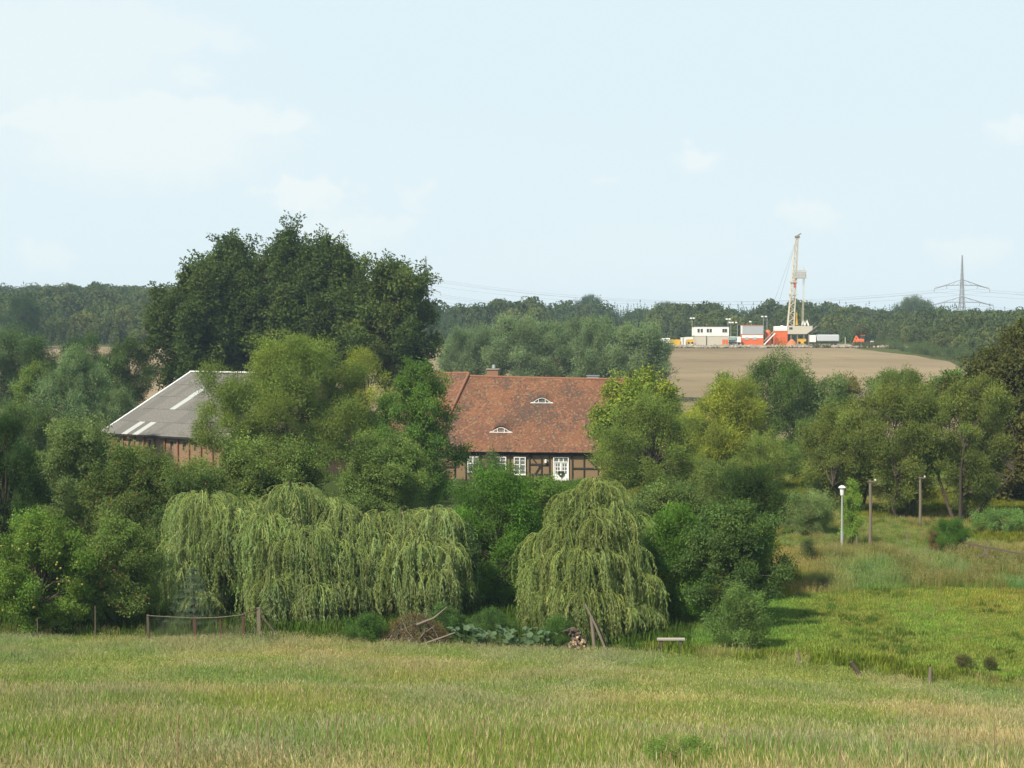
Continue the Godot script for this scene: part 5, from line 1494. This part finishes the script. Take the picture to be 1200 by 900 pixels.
# ---------------------------------------------------------------- small things of the terrace, pasture and garden edge
func post(called: String, label: String, at: Vector3, h: float, r: float, material: Material, group := "", lean := Vector3.ZERO, category := "post") -> Node3D:
	var t := thing(called, label, category, at, 0.0, group)
	var g := Geo.new()
	g.tube([Vector3(0, -0.3, 0), lean * 0.5 + Vector3(0.01, h * 0.5, 0), lean + Vector3(0, h, 0)], [r * 1.1, r, r * 0.85], 8)
	gpart(t, "shaft", g, material)
	return t
func make_details():
	rng.seed = 601
	var wood := grain(mat("weathered_wood", lin(0.17, 0.14, 0.105), 0.95), 0.06, 0.55, 1.3, 2.0, 41, 0.0, false)
	var oldwood := grain(mat("dark_wood", lin(0.10, 0.075, 0.055), 0.95), 0.06, 0.5, 1.3, 2.0, 42, 0.0, false)
	var rust := grain(mat("rusty_iron", lin(0.085, 0.042, 0.026), 0.9), 0.08, 0.5, 1.4, 2.0, 43, 0.0, false)
	var zinc := mat("galvanised", lin(0.42, 0.45, 0.48), 0.5, 0.4)
	# lamp post
	var lp := G(987.5, 118.5)
	var t := thing("street_lamp", "grey lamp post with white lantern and flat cap", "street lamp", lp)
	var H := W(987, 570, 118.5).y - lp.y
	var g := Geo.new(); g.tube([Vector3(0, -0.2, 0), Vector3(0, 0.9, 0), Vector3(0, 0.95, 0), Vector3(0, H - 0.55, 0)], [0.085, 0.085, 0.06, 0.05], 10)
	gpart(t, "pole", g, zinc)
	g = Geo.new(); g.lathe([Vector2(0.0, H - 0.56), Vector2(0.1, H - 0.55), Vector2(0.15, H - 0.12), Vector2(0.0, H - 0.1)], 14)
	gpart(t, "lantern_glass", g, mat("opal_glass", lin(0.7, 0.7, 0.66), 0.35))
	g = Geo.new(); g.lathe([Vector2(0.0, H + 0.06), Vector2(0.1, H + 0.05), Vector2(0.24, H - 0.06), Vector2(0.23, H - 0.1), Vector2(0.0, H - 0.09)], 16)
	gpart(t, "cap", g, mats["white_paint"])
	# wooden line poles
	for a in [["weathered wooden pole right of the young tree", 1020.5, 118.5, 563, "pole with a short crossbar"], ["weathered wooden pole in front of the willow trunks", 1079, 131.0, 559, ""]]:
		var p := G(a[1], a[2])
		var hh: float = W(a[1], a[3], a[2]).y - p.y
		t = thing("wooden_pole", a[0], "pole", p, 0.0, "old wooden line poles")
		g = Geo.new(); g.tube([Vector3(0, -0.4, 0), Vector3(0.03, hh * 0.5, 0), Vector3(0, hh, 0)], [0.105, 0.095, 0.085], 9)
		gpart(t, "shaft", g, wood)
		g = Geo.new(); g.beam(Vector3(-0.12, hh - 0.06, 0.08), Vector3(0.34, hh - 0.06, 0.08), 0.06, 0.07)
		gpart(t, "bracket", g, wood)
		g = Geo.new(); g.lathe([Vector2(0, 0), Vector2(0.05, 0.01), Vector2(0.06, 0.09), Vector2(0, 0.12)], 8, Vector3(0.3, hh - 0.02, 0.08))
		gpart(t, "insulator", g, mats["opal_glass"])
	# young tree with stakes
	tree({"n": "young_tree", "l": "slim young tree between two stakes beside the lamp post", "px": 1000, "d": 119.5, "w": 26, "top": 564, "bot": 630, "col": Color(0.15, 0.2, 0.04), "cr": 0.22, "lobes": 22, "clump": "broad", "shape": "cone", "tall": 1.2, "tr": 0.04, "lr": 1.2})
	rng.seed = 602
	var stakes := "tree stakes on the terrace"
	for a in [["left stake supporting the slim young tree", 997, 119.3, 0.85], ["middle stake beneath the slim young tree", 1001.5, 119.8, 1.0], ["short stake right of the slim young tree", 1005, 118.0, 0.7], ["lone short stake between wooden pole and round clipped bush", 1064.5, 119.0, 0.75]]:
		post("stake", a[0], G(a[1], a[2]), a[3], 0.045, wood, stakes, Vector3(rng.randf_range(-0.04, 0.04), 0, 0), "stake")
	# clipped bush, half dead on its left
	tree({"n": "clipped_bush", "l": "small round clipped bush on the terrace with browned left side", "c": "bush", "px": 1113, "d": 115.5, "w": 46, "top": 610, "bot": 650, "col": Color(0.05, 0.09, 0.018), "col2": Color(0.065, 0.11, 0.02), "cr": 0.2, "lobes": 26, "clump": "fine", "dens": 1.1, "shape": "bush"})
	tree({"n": "dead_shrub", "l": "browned dead foliage at the left side of the clipped bush", "c": "shrub", "px": 1094, "d": 114.9, "w": 13, "top": 619, "bot": 650, "col": Color(0.15, 0.09, 0.04), "cr": 0.14, "lobes": 10, "clump": "fine", "shape": "bush", "lr": 1.4})
	# rail fence on the right
	rng.seed = 603
	var f0 := G(1133, 112.0)
	t = thing("rail_fence", "low single rail fence running off the right edge", "fence", f0)
	var rp := [W(1130, 636.5, 112.3) - f0, W(1155, 641.0, 111.7) - f0, W(1185, 647, 111.0) - f0, W(1230, 655, 110.0) - f0]
	for k in 3:
		g = Geo.new(); g.beam(rp[k], rp[k + 1], 0.08, 0.1)
		gpart(t, "rail", g, oldwood)
	for k in [1, 3]:
		g = Geo.new(); g.beam(rp[k] + Vector3(0, -1.15, -0.06), rp[k] + Vector3(0, 0.03, -0.06), 0.15, 0.15)
		gpart(t, "post", g, wood)
	g = Geo.new(); g.beam(rp[1] + Vector3(0.05, -0.35, 0.05), rp[1] + Vector3(0.8, -1.0, 0.1), 0.06, 0.08); gpart(t, "brace", g, wood)
	g = Geo.new(); g.beam(rp[1] + Vector3(-0.05, -0.4, 0.05), rp[1] + Vector3(-0.6, -0.65, 0.1), 0.05, 0.06); gpart(t, "brace", g, wood)
	# far paddock fence and two hens
	var f1 := G(934, 176.0)
	t = thing("paddock_fence", "small wooden fence at the back of the green paddock", "fence", f1)
	for x in [-1.6, 0.0, 1.5]: bpart(t, "post", Vector3(x, 0.55, 0), Vector3(0.16, 1.3, 0.14), wood)
	for y in [0.6, 1.0]: bpart(t, "rail", Vector3(-0.1, y, 0.1), Vector3(4.2, 0.09, 0.05), wood)
	for a in [["dark brown hen pecking on the green paddock", 934.5, 173.0, lin(0.06, 0.045, 0.035), 0.0], ["red brown hen near the willow on the green paddock", 951.5, 172.0, lin(0.16, 0.04, 0.02), PI]]:
		t = thing("hen", a[0], "hen", G(a[1], a[2]) + Vector3(0, 0.08, 0), a[4], "hens on the paddock")
		var prof := []
		var rad := []
		for q in [[-0.2, 0.40, 0.02], [-0.14, 0.34, 0.08], [-0.05, 0.27, 0.125], [0.05, 0.26, 0.13], [0.12, 0.31, 0.095], [0.165, 0.38, 0.055], [0.19, 0.43, 0.048], [0.215, 0.45, 0.04], [0.25, 0.44, 0.012]]:
			prof.append(Vector3(q[0], q[1], 0)); rad.append(q[2])
		g = Geo.new(); g.tube(prof, rad, 9)
		gpart(t, "body", g, mat("feathers%s" % a[3], a[3], 0.9))
		for z in [-0.05, 0.05]:
			g = Geo.new(); g.tube([Vector3(0.02, -0.02, z), Vector3(0.0, 0.2, z)], [0.012, 0.018], 5)
			gpart(t, "leg", g, mats["site_yellow"] if mats.has("site_yellow") else wood)
		g = Geo.new(); g.box(Transform3D(Basis(), Vector3(0.21, 0.5, 0)), Vector3(0.05, 0.04, 0.012))
		gpart(t, "comb", g, mat("comb", lin(0.35, 0.03, 0.02), 0.7))
	# rusty wire fence at the garden edge on the left
	var dF := 89.6
	var fb := G(228, dF)
	t = thing("wire_fence", "rusty wire mesh fence in front of the left weeping willow", "fence", fb)
	var posts := [[173, 720, 88.9, 0.05], [228, 723, 89.4, 0.065], [258, 722, 89.6, 0.04], [285, 719, 89.8, 0.06], [303, 712, 90.0, 0.085]]
	var tops := []
	var feet := []
	for q in posts:
		var p := G(q[0], q[2]) - fb
		var top := W(q[0], q[1], q[2]) - fb
		tops.append(top); feet.append(p)
		g = Geo.new(); g.beam(p + Vector3(0, -0.3, 0), top, q[3] * 2, q[3] * 2)
		gpart(t, "post", g, wood if q[0] == 303 else (oldwood if q[0] == 173 else rust))
	for k in 4:
		g = Geo.new(); g.tube([tops[k] + Vector3(0, -0.05, 0.07), tops[k + 1] + Vector3(0, -0.05, 0.07)], [0.022, 0.022], 6)
		gpart(t, "rail", g, wood if k < 3 else rust)
	g = Geo.new(); g.beam(tops[4] + Vector3(0.1, -0.35, 0), feet[4] + Vector3(0.95, 0.0, 0.1), 0.07, 0.07)
	gpart(t, "brace", g, oldwood)
	g = Geo.new()
	for k in 4:
		var n := int(tops[k].distance_to(tops[k + 1]) / 0.11)
		for s in n:
			for dirn in [0, 1]:
				var u0 := float(s) / n
				var u1 := u0 + (8.0 / n if dirn == 0 else -8.0 / n)
				var v1 := 1.0
				if u1 > 1.0: v1 = (1.0 - u0) / (u1 - u0); u1 = 1.0
				if u1 < 0.0: v1 = u0 / (u0 - u1); u1 = 0.0
				var bo: Vector3 = feet[k].lerp(feet[k + 1], u0)
				var to: Vector3 = feet[k].lerp(feet[k + 1], u1).lerp(tops[k].lerp(tops[k + 1], u1), v1 * 0.94)
				g.tube([bo, to], [0.0045, 0.0045], 3, false)
	var net := gpart(t, "wire_mesh", g, mat("fence_wire", lin(0.14, 0.13, 0.12), 0.6, 0.3))
	net.set_meta("kind", "stuff")
	for a in [["thin dark post under the left apple tree", 42, 89.5, 1.0], ["thin dark post between the two apple trees", 110, 89.6, 1.55]]:
		post("garden_post", a[0], G(a[1], a[2]), a[3], 0.035, oldwood, "posts below the apple trees")
	# apples
	for a in [[44, 91.5, 122, 612, 725, lin(0.26, 0.23, 0.05), 26, "yellow"], [136, 93.5, 98, 615, 730, lin(0.2, 0.08, 0.035), 14, "reddish"]]:
		var ag := Geo.new()
		ag.lathe([Vector2(0, 0.05), Vector2(0.02, 0.052), Vector2(0.048, 0.02), Vector2(0.045, -0.015), Vector2(0.02, -0.045), Vector2(0, -0.04)], 7)
		var am := ag.mesh()
		for k in a[6]:
			var px: float = a[0] + rng.randf_range(-0.45, 0.45) * a[2]
			var py := rng.randf_range(a[3] + 25, a[4] - 8)
			var rr: float = a[2] * 0.5 * a[1] / F
			var off: float = (px - a[0]) / (a[2] * 0.5)
			var dd: float = a[1] - rr * sqrt(maxf(0.05, 1.0 - off * off)) * 0.9
			var ap := part(self, "apple", am, mat("apple_%s" % a[7], a[5], 0.4), Transform3D(Basis.from_scale(Vector3.ONE * rng.randf_range(0.8, 1.15)), W(px, py, dd)))
			tag(ap, "small %s apple hanging in the %s" % [a[7], "apple tree at the left edge" if a[7] == "yellow" else "apple tree beside the weeping willow"], "apple", "%s apples on the tree" % a[7])
	# small blue spruce
	t = thing("blue_spruce", "small blue green spruce behind the rusty wire fence", "spruce", G(226, 92.5))
	g = Geo.new(); g.tube([Vector3(0, -0.2, 0), Vector3(0, 3.1, 0)], [0.06, 0.015], 6); gpart(t, "trunk", g, bark(lin(0.07, 0.055, 0.04)))
	var st := []
	var sc := []
	for k in 9:
		var y := lerpf(0.4, 2.9, k / 8.0)
		var r := lerpf(1.5, 0.18, k / 8.0)
		for q in 9:
			var an := TAU * q / 9.0 + k * 0.6 + rng.randf_range(-0.2, 0.2)
			var rk := rng.randf_range(0.65, 1.25)
			for s in 4:
				var rr2 := r * rk * (s + 1) / 4.0
				st.append(Transform3D(Basis.from_euler(Vector3(0, -an, -0.25)) * Basis.from_scale(Vector3(0.26, 0.07, 0.12)), Vector3(cos(an) * rr2, y - 0.1 * rr2 + 0.12 * rr2 * rr2, sin(an) * rr2)))
				sc.append(tint(lin(0.13, 0.18, 0.13), 0.2))
	copies(t, "crown", meshes["fine"], leaf_mat(), st, sc).set_meta("kind", "stuff")
	# brush pile with dead branches
	t = thing("brush_pile", "heap of dry brush and cut branches before the middle weeping willow", "brush pile", G(486, 88.6))
	st = []; sc = []
	for k in 210:
		var q := rv(); q.y = absf(q.y)
		st.append(Transform3D(Basis.from_euler(rv()) * Basis.from_scale(Vector3.ONE * rng.randf_range(0.14, 0.26)), Vector3(q.x * 1.6, 0.1 + q.y * 1.15 * (1.0 - 0.25 * absf(q.x)), q.z * 0.8)))
		sc.append(tint(lin(0.24, 0.16, 0.085).lerp(lin(0.12, 0.11, 0.045), rng.randf()), 0.3))
	copies(t, "dry_leaves", meshes["fine"], leaf_mat(), st, sc).set_meta("kind", "stuff")
	for k in 34:
		var a := rng.randf() * TAU
		var p0 := Vector3(cos(a) * 1.5, rng.randf_range(0.0, 0.25), sin(a) * 0.6 + 0.2)
		var p1 := Vector3(rng.randf_range(-1.0, 1.0), rng.randf_range(0.6, 1.45), rng.randf_range(-0.2, 0.7))
		g = Geo.new(); g.tube([p0, p0.lerp(p1, 0.5) + rv() * 0.12, p1], [0.04, 0.03, 0.015], 5)
		gpart(t, "branch", g, wood if k % 2 else oldwood)
	g = Geo.new(); g.tube([Vector3(0.1, 0.95, 0.7), Vector3(0.9, 1.25, 0.6), Vector3(1.5, 1.75, 0.4)], [0.06, 0.05, 0.02], 6); gpart(t, "branch", g, wood)
	g = Geo.new(); g.tube([Vector3(0.3, 0.05, 0.95), Vector3(1.2, 0.35, 0.8), Vector3(1.9, 0.6, 0.7)], [0.07, 0.05, 0.03], 6); gpart(t, "branch", g, wood)
	# squash plants
	g = Geo.new()
	for k in 14:
		var a0 := TAU * k / 14.0
		var a1 := TAU * (k + 1) / 14.0
		var r0 := 1.0 + 0.14 * sin(a0 * 5)
		var r1 := 1.0 + 0.14 * sin(a1 * 5)
		g.tri(Vector3(0, -0.12, 0), Vector3(cos(a1) * r1, 0.08, sin(a1) * r1), Vector3(cos(a0) * r0, 0.08, sin(a0) * r0))
	var squash := g.mesh()
	var sm := mat("squash_leaf", lin(0.05, 0.09, 0.034), 0.7)
	sm.backlight_enabled = true; sm.backlight = Color(0.4, 0.5, 0.25)
	var spots := [["squash plant with big pale leaves between the willows", 588, 87.9, 2.2, 60], ["low squash plant with big leaves right of the brush pile", 548, 88.2, 1.4, 30], ["squash plant creeping towards the firewood heap", 632, 87.6, 1.3, 26]]
	for a in spots:
		t = thing("squash_plant", a[0], "plant", G(a[1], a[2]), 0.0, "squash plants at the garden edge")
		g = Geo.new()
		for k in a[4]:
			var p := Vector3(rng.randf_range(-1, 1) * a[3] * 0.6, 0, rng.randf_range(-0.7, 0.9))
			p.y = rng.randf_range(0.35, 0.95) - absf(p.x) * 0.15
			var s := rng.randf_range(0.1, 0.18)
			part(t, "leaf", squash, sm, Transform3D(Basis.from_euler(Vector3(rng.randf_range(-0.1, 1.0), rng.randf() * 0.8, rng.randf_range(-0.6, 0.6))) * Basis.from_scale(Vector3.ONE * s), p))
			g.tube([Vector3(p.x * 0.6, 0, p.z * 0.7), p - Vector3(0, 0.02, 0)], [0.012, 0.01], 4)
		gpart(t, "stem", g, sm)
	# garden-edge weeds
	for a in [["nettle clump at the foot of the left weeping willow", 430, 88.4, 60, 722, 762, Color(0.055, 0.095, 0.022)], ["nettle clump beside the squash leaves", 655, 87.6, 56, 726, 766, Color(0.06, 0.1, 0.024)], ["nettle clump behind the brush pile", 520, 90.0, 60, 712, 756, Color(0.055, 0.09, 0.026)], ["nettle clump right of the brush pile under the green bush", 575, 90.5, 70, 716, 756, Color(0.05, 0.085, 0.025)]]:
		tree({"n": "nettle_clump", "l": a[0], "c": "weeds", "g": "nettles at the garden edge", "px": a[1], "d": a[2], "w": a[3], "top": a[4], "bot": a[5], "col": a[6], "cr": 0.17, "lobes": 30, "clump": "upright", "shape": "cone", "dens": 0.6, "lr": 0.8, "tr": 0.02})
	rng.seed = 604
	# firewood heap: one log after the other
	t = thing("firewood_heap", "small heap of split firewood before the right weeping willow", "firewood", G(678, 86.2))
	var cut := grain(mat("cut_wood", lin(0.5, 0.36, 0.23), 0.9), 0.08, 0.7, 1.2, 3.0, 44, 0.0, false)
	for k in 34:
		var row := k / 8
		var p := Vector3(rng.randf_range(-0.42, 0.42) * (1.0 - row * 0.14), 0.1 + row * 0.13 + rng.randf_range(-0.03, 0.03), rng.randf_range(-0.1, 0.25))
		var dir := (Vector3(rng.randf_range(-0.7, 0.7), rng.randf_range(-0.25, 0.3), 1)).normalized()
		g = Geo.new(); g.tube([p - dir * 0.17, p + dir * 0.17], [rng.randf_range(0.05, 0.085), rng.randf_range(0.05, 0.085)], 6)
		var lg := gpart(t, "log", g, [rust, oldwood, wood][k % 3])
		var e := Geo.new(); e.tube([p + dir * 0.168, p + dir * 0.176], [0.062, 0.06], 6)
		gpart(lg, "cut_end", e, cut)
	t = thing("root_stock", "grey tangled root stump above the firewood heap", "stump", G(674, 86.9))
	g = Geo.new()
	for k in 15:
		var a := rng.randf() * TAU
		var l := rng.randf_range(0.5, 1.0)
		g.tube([Vector3(rng.randf_range(-0.25, 0.25), 0.8, 0), Vector3(cos(a) * 0.25 * l, 0.85 + 0.2 * sin(a) * l, rng.randf_range(0, 0.2)), Vector3(cos(a) * 0.5 * l + rng.randf_range(-0.1, 0.1), 0.85 + 0.28 * sin(a) * l, rng.randf_range(-0.1, 0.25))], [0.13, 0.1, 0.045], 6)
	g.tube([Vector3(0.05, -0.1, 0), Vector3(0, 0.8, 0)], [0.2, 0.18], 8)
	gpart(t, "roots", g, oldwood)
	# leaning poles
	for a in [["long weathered pole leaning against the right weeping willow", 712, 86.4, Vector3(-1.0, 2.1, -0.5), 0.06], ["short thick plank leaning beside the long leaning pole", 697, 86.6, Vector3(-0.15, 1.5, -0.3), 0.085], ["thin dark pole leaning next to the long weathered pole", 714, 86.7, Vector3(-0.7, 1.45, -0.4), 0.04]]:
		t = thing("leaning_pole", a[0], "pole", G(a[1], a[2]), 0.0, "poles leaning at the right weeping willow")
		g = Geo.new(); g.tube([Vector3(0, -0.1, 0), a[3] * 0.5 + Vector3(0.02, 0.02, 0), a[3]], [a[4], a[4] * 0.95, a[4] * 0.7], 8)
		gpart(t, "shaft", g, oldwood if a[4] < 0.05 else wood)
	# bench
	t = thing("wooden_bench", "simple bench of one pale board right of the right weeping willow", "bench", G(787, 86.0))
	var sy := W(787, 749, 86.0).y - gh(G(787, 86).x, 86.0)
	bpart(t, "seat", Vector3(0, sy, 0), Vector3(1.25, 0.09, 0.3), grain(mat("pale_board", lin(0.34, 0.31, 0.27), 0.9), 0.06, 0.7, 1.2, 2.0, 45, 0.0, false), 0.01)
	for x in [-0.45, 0.42]: bpart(t, "leg", Vector3(x, sy / 2 - 0.12, 0), Vector3(0.13, sy + 0.12, 0.2), oldwood, 0.01)
	# pasture edge
	t = thing("dead_log", "dark broken log leaning out of the ditch weeds", "log", G(1007, 79.5))
	g = Geo.new(); g.tube([Vector3(0.2, -0.2, 0), Vector3(-0.05, 0.25, 0), Vector3(-0.32, 0.62, 0.05)], [0.11, 0.1, 0.07], 8); gpart(t, "stem", g, oldwood)
	post("stub_post", "grey weathered post stub in the ditch weeds right of the broken log", G(1091, 78.0), 0.65, 0.08, wood, "posts along the ditch", Vector3(0.05, 0, 0))
	post("stub_post", "pale slanted post stub at the ditch below the dark trees", G(939, 82.0), 0.6, 0.06, wood, "posts along the ditch", Vector3(-0.12, 0, 0))
	tree({"n": "dock_shrub", "l": "small dark shrub on the bank left of the lamp post", "c": "shrub", "px": 947, "d": 112, "w": 16, "top": 632, "bot": 662, "col": Color(0.07, 0.08, 0.035), "cr": 0.2, "lobes": 12, "clump": "upright", "shape": "bush", "tr": 0.03})
	for a in [["reddish dock plant low on the bank beside the dark tree", 965, 106.0, 16, 690], ["brown dock clump in the pasture near the right edge", 1130, 81.5, 24, 770], ["small brown dock clump right of the larger one in the pasture", 1162, 81.0, 14, 772]]:
		tree({"n": "dock_plant", "l": a[0], "c": "plant", "g": "dock plants", "px": a[1], "d": a[2], "w": a[3], "top": a[4], "bot": a[4] + 22, "col": Color(0.085, 0.062, 0.03), "col2": Color(0.07, 0.085, 0.028), "cr": 0.14, "lobes": 10, "clump": "upright", "shape": "bush", "tr": 0.02})
	# bushes of the terrace
	tree({"n": "terrace_bush", "l": "pale green rounded bush on the terrace left of the lamp post", "c": "bush", "px": 945, "d": 126, "w": 70, "top": 578, "bot": 628, "col": Color(0.12, 0.15, 0.055), "col2": Color(0.15, 0.165, 0.07), "cr": 0.28, "lobes": 26, "clump": "fine", "shape": "bush"})
	tree({"n": "terrace_bush", "l": "bright green weeds right of the willow group near the right edge", "c": "bush", "px": 1175, "d": 127, "w": 70, "top": 598, "bot": 624, "col": Color(0.11, 0.16, 0.05), "cr": 0.24, "lobes": 26, "clump": "upright", "shape": "bush", "tr": 0.03})
	# foreground stalks and weeds
	rng.seed = 605
	for k in 44:
		var px := rng.randf_range(10, 1190)
		var d := rng.randf_range(27.5, 33.0)
		var h := rng.randf_range(0.55, 1.05)
		var p := G(px, d)
		t = thing("dry_stalk", "bare brown stalk standing in the foreground grass", "stalk", p, rng.randf() * TAU, "dry stalks in the foreground")
		g = Geo.new()
		var ln := Vector3(rng.randf_range(-0.1, 0.1), h, rng.randf_range(-0.05, 0.05))
		g.tube([Vector3(0, -0.05, 0), ln * 0.5 + Vector3(0.012, 0, 0), ln], [0.011, 0.009, 0.005], 4)
		gpart(t, "stem", g, mat("dry_stem", lin(0.2, 0.135, 0.07), 0.9))
		g = Geo.new(); g.tube([ln * 0.86, ln * 0.94, ln * 1.02], [0.006, 0.018, 0.004], 5)
		gpart(t, "seed_head", g, mat("dry_head", lin(0.24, 0.165, 0.09), 0.9))
	for a in [["broad green maize leaf with a white underside at the bottom edge left of the middle", 350, 28.2, 0.5, 0.5], ["small green maize leaf at the bottom edge right of the white edged one", 438, 28.0, 0.32, -0.5], ["small green maize leaf at the bottom edge right of the middle", 626, 28.4, 0.34, -0.6]]:
		t = thing("maize_seedling", a[0], "plant", G(a[1], a[2]), 0.0, "maize leaves in the foreground")
		for q in 3:
			g = Geo.new()
			var s: float = a[4] * (1.0 if q == 0 else (-0.7 if q == 1 else 0.3))
			var prev := Vector3.ZERO
			for k in 6:
				var u := (k + 1) / 6.0
				var nx: Vector3 = Vector3(s * 0.42 * u * u, a[3] * (u - 0.35 * u * u) * 1.5, 0.04 * q)
				var w0 := 0.03 * sin(PI * (k / 6.0 * 0.8 + 0.2))
				var w1 := 0.03 * sin(PI * (u * 0.8 + 0.2))
				g.quad(prev + Vector3(0, 0, w0), nx + Vector3(0, 0, w1), nx + Vector3(0.008, 0.008, -w1), prev + Vector3(0.008, 0.008, -w0))
				prev = nx
			gpart(t, "leaf", g, mat("maize_leaf", lin(0.11, 0.2, 0.03), 0.5))
	tree({"n": "nettle_clump", "l": "dark green weed tuft in the foreground slope right of the middle", "c": "weeds", "px": 792, "d": 31.5, "w": 110, "top": 868, "bot": 886, "col": Color(0.1, 0.145, 0.035), "cr": 0.08, "dens": 0.45, "lobes": 18, "clump": "upright", "shape": "bush", "tr": 0.01})

func _ready():
	var t0 := Time.get_ticks_msec()
	n1.seed = 5; n1.frequency = 0.03; n1.fractal_octaves = 3
	n2.seed = 9; n2.frequency = 0.02; n2.fractal_octaves = 4
	var cam := Camera3D.new()
	cam.name = "camera"
	cam.fov = rad_to_deg(2.0 * atan(450.0 / F)); cam.near = 0.5; cam.far = 6000.0
	cam.position = Vector3(0, EYE, 0); cam.rotation.x = -PITCH
	add_child(cam); cam.current = true
	var sun := DirectionalLight3D.new()
	sun.name = "sun"
	sun.light_color = Color(1.0, 0.95, 0.86); sun.light_energy = 1.6; sun.light_angular_distance = 1.5; sun.shadow_enabled = true
	add_child(sun)
	sun.look_at_from_position(Vector3.ZERO, Vector3(0.55, -0.86, -0.66))
	var e := Environment.new()
	e.background_mode = Environment.BG_SKY
	e.sky = Sky.new(); e.sky.sky_material = make_sky()
	e.tonemap_mode = Environment.TONE_MAPPER_LINEAR; e.tonemap_exposure = 1.4
	e.sdfgi_enabled = true; e.ssao_enabled = true; e.ssil_enabled = true
	e.fog_enabled = true; e.fog_density = 0.00016; e.fog_light_color = Color(0.80, 0.90, 1.0)
	var we := WorldEnvironment.new()
	we.name = "world"; we.environment = e
	add_child(we)
	print("sky ", Time.get_ticks_msec() - t0)
	make_ground()
	print("ground ", Time.get_ticks_msec() - t0)
	make_trees()
	print("trees ", Time.get_ticks_msec() - t0)
	make_forest()
	print("forest ", Time.get_ticks_msec() - t0)
	make_grass()
	print("grass ", Time.get_ticks_msec() - t0)
	make_house()
	make_barn()
	make_site()
	make_power_line()
	make_details()
	print("all ", Time.get_ticks_msec() - t0)
